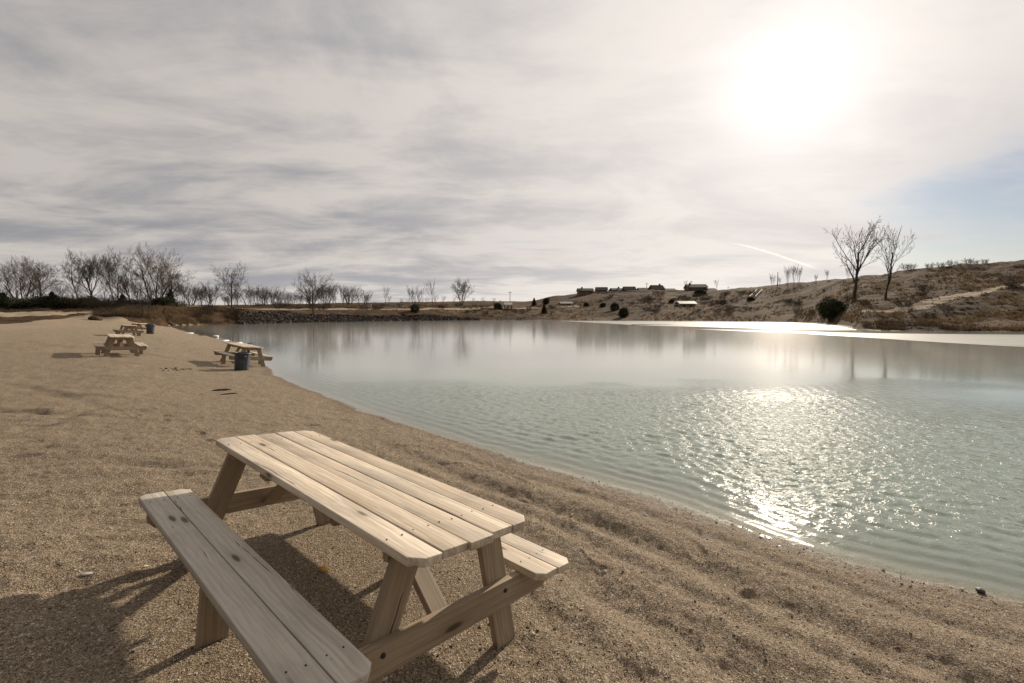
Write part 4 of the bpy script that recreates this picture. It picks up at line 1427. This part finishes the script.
for px, py, ln, rd, rz, lb in ((221, 390.5, 0.42, 0.022, 2.3, 'short dark driftwood stick on the sand in front of the trash can'),
                               (229, 394.5, 0.36, 0.014, 2.35, 'thin brown stick just in front of the short dark one')):
    q = gp(px, py, 0.3)
    vs, fs = [], []
    pts = [Vector((-ln / 2, 0, 0)), Vector((-ln / 4, 0.015, 0.006)), Vector((0, -0.01, 0.012)), Vector((ln / 4, 0.012, 0.004)), Vector((ln / 2, -0.01, 0))]
    tube(vs, fs, pts, [rd * .6, rd, rd * .9, rd * 1.05, rd * .5], 7)
    fs.append(tuple(range(6, -1, -1)))
    fs.append(tuple(range(len(vs) - 7, len(vs))))
    o = mesh_obj('driftwood_stick', vs, fs, M['drift'])
    o.location = (q[0], q[1], h1(q[0], q[1]) + rd * 0.8)
    o.rotation_euler = (0, 0, rz - 1.6)
    tag(o, lb, 'stick', 'driftwood sticks on the sand')
# dark litter strewn on the sand left of the trash can
n = 70
qs = np.array([gp(p, 369.5 + v, 0.4) for p, v in zip(rg.uniform(160, 192, n), rg.normal(0, 0.7, n))])
tag(rock_cloud('bark_litter', np.stack([qs[:, 0], qs[:, 1], height(qs[:, 0], qs[:, 1]) + 0.01], -1), rg.uniform(0.010, 0.034, n), M['rock'], np.array([[0.085, 0.062, 0.045]]) * rg.uniform(.6, 1.6, (n, 1)), 0.4, 26),
    'dark bark litter strewn on the sand left of the trash can', 'litter', kind='stuff')
# boulders where the sand meets the grassy point
for px, d, s, lb in ((94, 69, (0.75, 0.6, 0.42), 'dark boulder at the left foot of the grassy point'), (99, 70, (0.5, 0.45, 0.3), 'smaller dark boulder touching the one at the grassy point'),
                     (276, 107.2, (0.9, 0.7, 0.5), 'dark boulder on the road edge above the rocky bank'), (170, 84, (0.8, 0.7, 0.5), 'boulder at the water end of the grassy point')):
    x, y = pxd(px, d)
    lump('boulder', s, M['drift'], (x, y, h1(x, y) + s[2] * 0.4), lb, 'boulder', int(px) + 3, 'boulders', 0.5)


# ------------------------------------------------------------------ buildings on the far hill
def box_bm(bm, lo, hi):
    c = [(lo[i] + hi[i]) / 2 for i in range(3)]
    s = [hi[i] - lo[i] for i in range(3)]
    bmesh.ops.create_cube(bm, size=1, matrix=Matrix.Translation(c) @ Matrix.Diagonal((*s, 1)))


def house(px0, px1, d, eave_py, ridge_py, depth, wall, roof, label, wins, yaw=0.0, chimney=None, name='house', hip=0.0, base_drop=1.0):
    w = (px1 - px0) / FPX * d
    pc = (px0 + px1) / 2
    x, y = pxd(pc, d)
    zb = min(h1(x - w / 2, y, False), h1(x + w / 2, y, False), h1(x, y + depth, False)) - base_drop
    ze, zr = at(pc, eave_py, d)[2], at(pc, ridge_py, d)[2]
    root = empty(name, (x, y, zb), yaw)
    e, rr = ze - zb, zr - zb
    bm = bmesh.new()
    # walls with gable ends
    vs = [bm.verts.new(p) for p in ((-w / 2, 0, 0), (w / 2, 0, 0), (w / 2, depth, 0), (-w / 2, depth, 0), (-w / 2, 0, e), (w / 2, 0, e), (w / 2, depth, e), (-w / 2, depth, e))]
    ga, gb = bm.verts.new((-w / 2 + hip, depth / 2, rr - 0.12)), bm.verts.new((w / 2 - hip, depth / 2, rr - 0.12))
    for f in ((0, 1, 5, 4), (2, 3, 7, 6)): bm.faces.new([vs[i] for i in f])
    bm.faces.new((vs[1], vs[2], vs[6], gb, vs[5]))
    bm.faces.new((vs[3], vs[0], vs[4], ga, vs[7]))
    bm_obj('wall', bm, M[wall], root)
    ov, th = 0.55, 0.16
    bm = bmesh.new()
    prof = [(-ov, e - ov * (rr - e) / (depth / 2) * 0.9), (depth / 2, rr), (depth + ov, e - ov * (rr - e) / (depth / 2) * 0.9)]
    A = [[bm.verts.new((sx * (w / 2 + ov - (hip if i == 1 else 0)), yy, zz + dz)) for i, (yy, zz) in enumerate(prof)] for sx in (-1, 1) for dz in (0, th)]
    l0, l1, r0, r1 = A
    for i in range(2):
        bm.faces.new((l1[i], r1[i], r1[i + 1], l1[i + 1]))
        bm.faces.new((l0[i], l0[i + 1], r0[i + 1], r0[i]))
    for a_, b_ in ((l0, l1), (r0, r1)):
        for i in range(2): bm.faces.new((a_[i], a_[i + 1], b_[i + 1], b_[i]))
    for i in (0, 2): bm.faces.new((l0[i], r0[i], r1[i], l1[i]))
    bmesh.ops.recalc_face_normals(bm, faces=bm.faces)
    rf = bm_obj('roof', bm, M[roof], root)
    if chimney is not None:
        bm = bmesh.new()
        box_bm(bm, (chimney * w / 2 - .4, depth * .35, e), (chimney * w / 2 + .4, depth * .35 + .8, rr + 0.9))
        bm_obj('chimney', bm, M['wall_red'], rf)
    for k_, (fx, wd, hh, zc) in enumerate(wins):
        nm = 'door' if zc == 0 else 'window'
        zz = e - 2.75 if zc == 0 else e - zc
        bm = bmesh.new()
        cx = fx * w / 2
        for lo, hi in (((cx - wd / 2 - .08, -.06, zz - .08), (cx - wd / 2, .02, zz + hh + .08)), ((cx + wd / 2, -.06, zz - .08), (cx + wd / 2 + .08, .02, zz + hh + .08)),
                       ((cx - wd / 2, -.06, zz - .08), (cx + wd / 2, .02, zz)), ((cx - wd / 2, -.06, zz + hh), (cx + wd / 2, .02, zz + hh + .08))):
            box_bm(bm, lo, hi)
        fr_ = bm_obj(nm, bm, M['white'], root)
        bm = bmesh.new()
        box_bm(bm, (cx - wd / 2 + .003, -.035, zz + .003), (cx + wd / 2 - .003, .015, zz + hh - .003))
        bm_obj('pane' if nm == 'window' else 'leaf', bm, M['glass'] if nm == 'window' else M['wall'], fr_)
    return tag(root, label, 'house' if 'house' in name else name.split('_')[-1], 'houses on the far hilltop' if name == 'house' else None)


W2 = [(-0.6, 1.4, 1.2, 1.7), (0.05, 1.0, 2.1, 0), (0.6, 1.4, 1.2, 1.7)]
house(578.5, 593.5, 252, 290.6, 288.2, 7, 'wall_red', 'roof', 'brown hilltop house standing first from the left', W2, 0.05, -0.5)
house(596, 607, 256, 290.0, 287.0, 7, 'wall_red', 'roof', 'small hilltop house with a steep dark roof, second from the left', W2[:2], -0.1)
house(612, 623, 262, 290.0, 288.0, 7, 'wall', 'roof', 'low brown hilltop house half hidden behind the retaining wall', W2, 0.1, 0.4)
house(624.5, 635.5, 258, 289.6, 286.4, 7, 'wall_red', 'roof', 'reddish hilltop house left of the middle of the row', W2, 0.0)
house(639, 650.5, 266, 289.8, 287.6, 8, 'wall', 'roof', 'low dark roofed hilltop house between two reddish ones', W2, -0.05)
house(652.5, 664, 258, 288.8, 284.9, 8, 'wall_red', 'roof', 'reddish hilltop house with the tallest gable in the row', W2, 0.08, 0.5)
house(665.5, 675, 268, 290.2, 288.4, 7, 'wall_pale', 'roof', 'pale low building left of the big hilltop house', W2[:1])
house(687.5, 706.5, 250, 287.2, 283.9, 10, 'wall', 'roof', 'largest hilltop house with a broad overhanging roof, right end of the row', [(-.75, 1.2, 1.1, 1.8), (-.45, 1.2, 1.1, 1.8), (-.1, 1, 2.1, 0), (.25, 1.4, 1.2, 1.8), (.65, 1.4, 1.2, 1.8)], -0.12, -0.7)
house(708.5, 715.5, 254, 290.0, 288.2, 6, 'wall_pale', 'roof', 'small outbuilding right of the largest hilltop house', W2[:1])
house(679.5, 695.5, 176, 303.6, 301.3, 5, 'wall_pale', 'roof_grey', 'long low shed with a pale metal roof on the far slope', [(-.5, 1.0, .9, 1.4), (.4, 1.0, .9, 1.4)], 0.0, None, 'shed', 0, 0.6)
house(560.5, 572, 214, 303.4, 301.8, 4, 'wall_pale', 'roof_grey', 'small low shed with a grey roof on the far left slope', W2[:1], 0.05, None, 'shed', 0, 0.6)


def pavilion(px0, px1, d, eave_py, ridge_py, roof, label):
    w = (px1 - px0) / FPX * d
    pc = (px0 + px1) / 2
    x, y = pxd(pc, d)
    zb = h1(x, y) - 0.2
    root = empty('pavilion', (x, y, zb), 0.1)
    e, rr, dp = at(pc, eave_py, d)[2] - zb, at(pc, ridge_py, d)[2] - zb, 5.0
    for fx in (-.42, 0, .42):
        for fy in (0.4, dp - 0.4):
            bm = bmesh.new()
            box_bm(bm, (fx * w - .11, fy - .11, 0), (fx * w + .11, fy + .11, e))
            bm_obj('post', bm, M['post'], root)
    bm = bmesh.new()
    A = [[bm.verts.new((sx * w / 2, yy, zz + dz)) for yy, zz in ((-.4, e), (dp / 2, rr), (dp + .4, e))] for sx in (-1, 1) for dz in (0, .14)]
    l0, l1, r0, r1 = A
    for i in range(2):
        bm.faces.new((l1[i], r1[i], r1[i + 1], l1[i + 1]))
        bm.faces.new((l0[i], l0[i + 1], r0[i + 1], r0[i]))
        for a_, b_ in ((l0, l1), (r0, r1)): bm.faces.new((a_[i], a_[i + 1], b_[i + 1], b_[i]))
    for i in (0, 2): bm.faces.new((l0[i], r0[i], r1[i], l1[i]))
    bm.faces.new((l0[0], l0[1], l0[2]))
    bm.faces.new((r0[0], r0[1], r0[2]))
    bmesh.ops.recalc_face_normals(bm, faces=bm.faces)
    bm_obj('roof', bm, M[roof], root)
    bm = bmesh.new()
    box_bm(bm, (-.4 * w, dp * .4, .7), (.4 * w, dp * .6, .78))
    bm_obj('table_board', bm, M['post'], root)
    return tag(root, label, 'pavilion', 'open pavilions by the far shore')


pavilion(388.5, 402.5, 163, 306.8, 303.4, 'roof_green', 'open pavilion with a green roof on the far bank')
pavilion(504, 513, 186, 305.0, 302.6, 'roof_grey', 'small open pavilion with a pale roof by the far shore')

# retaining wall along the hilltop
bm = bmesh.new()
pts = [pxd(p, d) for p, d in ((596, 247), (612, 246), (630, 245), (650, 244), (668, 245), (686, 246.5))]
tops = [at(p, t, d)[2] for p, d, t in ((596, 247, 292.0), (612, 246, 291.4), (630, 245, 290.9), (650, 244, 290.6), (668, 245, 290.6), (686, 246.5, 290.7))]
rows = []
for (x, y), zt in zip(pts, tops):
    zb = h1(x, y) - 2
    rows.append([bm.verts.new(p) for p in ((x, y, zb), (x, y, zt), (x, y + 0.4, zt), (x, y + 0.4, zb))])
for a_, b_ in zip(rows[:-1], rows[1:]):
    for i in range(3): bm.faces.new((a_[i], a_[i + 1], b_[i + 1], b_[i]))
bm.faces.new(rows[0][::-1])
bm.faces.new(rows[-1])
bmesh.ops.recalc_face_normals(bm, faces=bm.faces)
tag(bm_obj('retaining_wall', bm, M['concrete']), 'long pale retaining wall below the hilltop houses', 'wall')

# stair with pale railings on the right part of the hill
a0, a1 = pxd(751.5, 166), pxd(758.5, 186)
root = empty('hillside_stair', (a0[0], a0[1], h1(*a0)))
tag(root, 'stair with pale railings running up the grassy hill', 'stair')
p0 = Vector((0, 0, 0.1))
p1 = Vector((a1[0] - a0[0], a1[1] - a0[1], h1(*a1) - h1(*a0) + 0.2))
dv = p1 - p0
sd_ = dv.cross(Vector((0, 0, 1))).normalized()
for s in (-1, 1):
    vs, fs = [], []
    tube(vs, fs, [p0 + sd_ * s * 1.0 + Vector((0, 0, 1.0)), (p0 + p1) / 2 + sd_ * s * 1.0 + Vector((0, 0, 1.0)), p1 + sd_ * s * 1.0 + Vector((0, 0, 1.0))], [0.09] * 3, 6)
    for k_ in range(9):
        b_ = p0.lerp(p1, k_ / 8) + sd_ * s * 1.0
        tube(vs, fs, [b_ - Vector((0, 0, .6)), b_ + Vector((0, 0, 1.0))], [0.06, 0.06], 4)
    mesh_obj('railing', vs, fs, M['white'], root)
bm = bmesh.new()
for k_ in range(24):
    c_ = p0.lerp(p1, (k_ + .5) / 24)
    box_bm(bm, (c_.x - .9, c_.y - .42, c_.z - .5), (c_.x + .9, c_.y + .40, c_.z + 0.03))
bm_obj('steps', bm, M['concrete'], root)


# utility poles
def pole(px, d, top, label, arm=True):
    x, y = pxd(px, d)
    zb = h1(x, y) - 0.4
    h = at(px, top, d)[2] - zb
    root = empty('utility_pole', (x, y, zb), random.uniform(-.5, .5))
    vs, fs = [], []
    tube(vs, fs, [Vector((0, 0, 0)), Vector((0, 0, h / 2)), Vector((0, 0, h))], [.17, .15, .12], 8)
    fs.append(tuple(range(16, 24)))
    mesh_obj('pole', vs, fs, M['post'], root)
    if arm:
        bm = bmesh.new()
        box_bm(bm, (-1.1, -.22, h - 1.0), (1.1, -.12, h - .82))
        bm_obj('crossarm', bm, M['post'], root)
    return tag(root, label, 'pole', 'utility poles on the skyline')


pole(510, 230, 291, 'utility pole on the skyline above the small pale pavilion')
pole(646, 275, 282.5, 'utility pole behind the low dark roofed hilltop house')
pole(690, 268, 280.5, 'utility pole rising behind the largest hilltop house')
pole(776, 196, 272, 'utility pole among the thin trees on the ridge', False)
# small white marker post on the bank road
x, y = pxd(371.5, 150)
bm = bmesh.new()
box_bm(bm, (-.12, -.06, -.3), (.12, .06, 1.5))
bmesh.ops.bevel(bm, geom=list(bm.edges), offset=0.03, segments=2, affect='EDGES')
o = bm_obj('marker_post', bm, M['white'])
o.location = (x, y, h1(x, y))
tag(o, 'short white marker post beside the road on the far bank', 'post')

# mud bars showing through the ice far out
for px, py, sz, lb in ((654, 324.8, (4.2, 1.2, 0.12), 'thin dark mud bar in the white ice, the left one of two'), (668, 324.2, (3.0, 0.9, 0.10), 'short dark mud bar in the white ice, the right one of two')):
    q = on_z(px, py, 0.02)
    lump('mud_bar', sz, M['wet_rock'], (q[0], q[1], 0.02), lb, 'mud bar', int(px), 'mud bars in the ice', 0.05)

# ------------------------------------------------------------------ contrail: a thin tube of ice crystals high up
vs, fs = [], []
tp = [(727, 242.3), (745, 245.6), (765, 251), (785, 257.5), (805, 264.5), (822, 270.5)]
tr_ = [9, 26, 34, 36, 30, 10]
DC = 6500.0
tube(vs, fs, [Vector(at(p[0], p[1], DC)) for p in tp], [r_ * 0.45 for r_ in tr_], 10)
fs.append(tuple(range(9, -1, -1)))
fs.append(tuple(range(len(vs) - 10, len(vs))))
t = NT('contrail_ice')
mt = t.out(None, t.n('ShaderNodeVolumePrincipled', {'Color': (0.98, 0.97, 0.96, 1), 'Density': 0.0030, 'Anisotropy': 0.6}).outputs[0])
o = mesh_obj('contrail', vs, fs, mt)
tag(o, 'thin white contrail in the sky left of the cottonwoods', 'contrail', kind='stuff')

# ------------------------------------------------------------------ sky, sun, camera
w = bpy.data.worlds.new('World')
scene.world = w
w.use_nodes = True
t = NT('', w)
d = t.vmath('NORMALIZE', t.n('ShaderNodeTexCoord').outputs['Generated'])
xyz = t.n('ShaderNodeSeparateXYZ', {0: d})
el = t.math('MAXIMUM', xyz.outputs[2], 0.0)
sky = t.n('ShaderNodeTexSky', sky_type='NISHITA', sun_disc=False, sun_elevation=SUN_EL, sun_rotation=SUN_AZ, air_density=1.0, dust_density=0.5, ozone_density=1.0)
den = t.math('ADD', el, 0.13)
pv = t.n('ShaderNodeCombineXYZ', {0: t.math('DIVIDE', xyz.outputs[0], den), 1: t.math('DIVIDE', xyz.outputs[1], den), 2: 0.0}).outputs[0]
n1 = t.noise(t.mapping(pv, (0.85, 1.15, 1), (0, 0, R(-30))), 1.05, 8, 0.60, 0.45)
n2 = t.noise(t.mapping(pv, (0.6, 0.8, 1), (0, 0, R(-10)), (3.1, 1.7, 0)), 0.55, 4, 0.5, 0.3)
n3 = t.noise(t.mapping(pv, (0.7, 1.5, 1), (0, 0, R(-62)), (7.3, 2.2, 0)), 1.9, 8, 0.62, 0.5)
n4 = t.noise(t.mapping(pv, (0.25, 1.0, 1), (0, 0, R(-6)), (1.3, 4.2, 0)), 1.6, 6, 0.6, 0.3)
dens = t.math('ADD', t.math('ADD', t.math('MULTIPLY', n1, 0.44), t.math('MULTIPLY', n2, 0.24)), t.math('ADD', t.math('MULTIPLY', n3, 0.20), t.math('MULTIPLY', n4, 0.12)))
cs = t.math('MAXIMUM', t.vmath('DOT_PRODUCT', d, tuple(SUN_DIR)), 0.0)
# clear openings low in the sky
def blob(px, py, power):
    v = Vector(ray(px, py)).normalized()
    return t.math('POWER', t.math('MAXIMUM', t.vmath('DOT_PRODUCT', d, tuple(v)), 0.0), power)
gapm = t.math('ADD', t.math('MULTIPLY', blob(1010, 212, 70), 0.105), t.math('MULTIPLY', blob(905, 236, 300), 0.05))
gapm = t.math('ADD', gapm, t.math('MULTIPLY', blob(1120, 200, 40), 0.075))
gapm = t.math('ADD', gapm, t.math('MULTIPLY', t.math('MULTIPLY', t.rng(el, 0.20, 0.03), t.rng(t.noise(t.mapping(pv, (0.3, 1, 1), (0, 0, R(-8)), (2.2, 9.1, 0)), 0.9, 4, 0.6), 0.5, 0.7)), 0.10))
cov = t.rng(t.math('SUBTRACT', dens, gapm), 0.26, 0.47)
thick = t.math('MULTIPLY', t.rng(dens, 0.425, 0.59), t.math('SUBTRACT', 1.0, t.math('MULTIPLY', t.math('POWER', cs, 5.0), 0.72)))
cloud = t.mix(thick, (0.945, 0.872, 0.808), (0.500, 0.493, 0.520))
halo1 = t.math('POWER', cs, 3.0)
halo2 = t.math('POWER', cs, 26.0)
halo3 = t.math('POWER', cs, 28.0)
lum = t.math('ADD', t.math('ADD', 0.58, t.math('MULTIPLY', halo1, 0.33)), t.math('ADD', t.math('MULTIPLY', t.math('POWER', cs, 170.0), 0.35), t.math('MULTIPLY', halo3, 0.13)))
hor = t.math('ADD', 1.0, t.math('MULTIPLY', t.rng(el, 0.16, 0.0), 0.16))
away = t.rng(t.vmath('DOT_PRODUCT', d, tuple(SUN_DIR)), -0.65, 0.30, 0.34, 1.0)
lum = t.math('MULTIPLY', t.math('MULTIPLY', lum, hor), away)
STR = 0.1
cl = t.n('ShaderNodeVectorMath', operation='SCALE')
t.set(cl, 0, cloud)
t.set(cl, 'Scale', t.math('MULTIPLY', lum, 1.0 / STR))
blue = t.n('ShaderNodeVectorMath', operation='MULTIPLY')
t.set(blue, 0, sky.outputs[0])
blue.inputs[1].default_value = (0.41, 0.455, 0.525)
col = t.mix(t.math('ADD', 0.12, t.math('MULTIPLY', cov, 0.86)), blue.outputs[0], cl.outputs[0])
bg = t.n('ShaderNodeBackground', {'Color': col, 'Strength': STR})
t.out(bg.outputs[0])

sl = bpy.data.lights.new('Sun', 'SUN')
sl.energy = 4.6
sl.angle = R(1.2)
sl.color = (1.0, 0.87, 0.70)
so = bpy.data.objects.new('Sun', sl)
COL.objects.link(so)
so.rotation_euler = (-SUN_DIR).to_track_quat('-Z', 'Y').to_euler()

cam = bpy.data.cameras.new('Camera')
cam.sensor_width = 36
cam.lens = 36 * FPX / 1024
cam.clip_start = 0.05
cam.clip_end = 20000
co = bpy.data.objects.new('Camera', cam)
COL.objects.link(co)
co.location = (0, 0, CAM_H)
co.rotation_euler = (math.pi / 2 + PITCH, 0, 0)
scene.camera = co

vs_ = scene.view_settings
vs_.view_transform = 'Standard'
vs_.look = 'None'
vs_.exposure = 0.1
vs_.gamma = 1
vs_.use_curve_mapping = False
cy = scene.cycles
cy.max_bounces = 6
cy.transparent_max_bounces = 8
cy.volume_bounces = 1
cy.sample_clamp_direct = 4
cy.sample_clamp_indirect = 4
cy.use_denoising = True
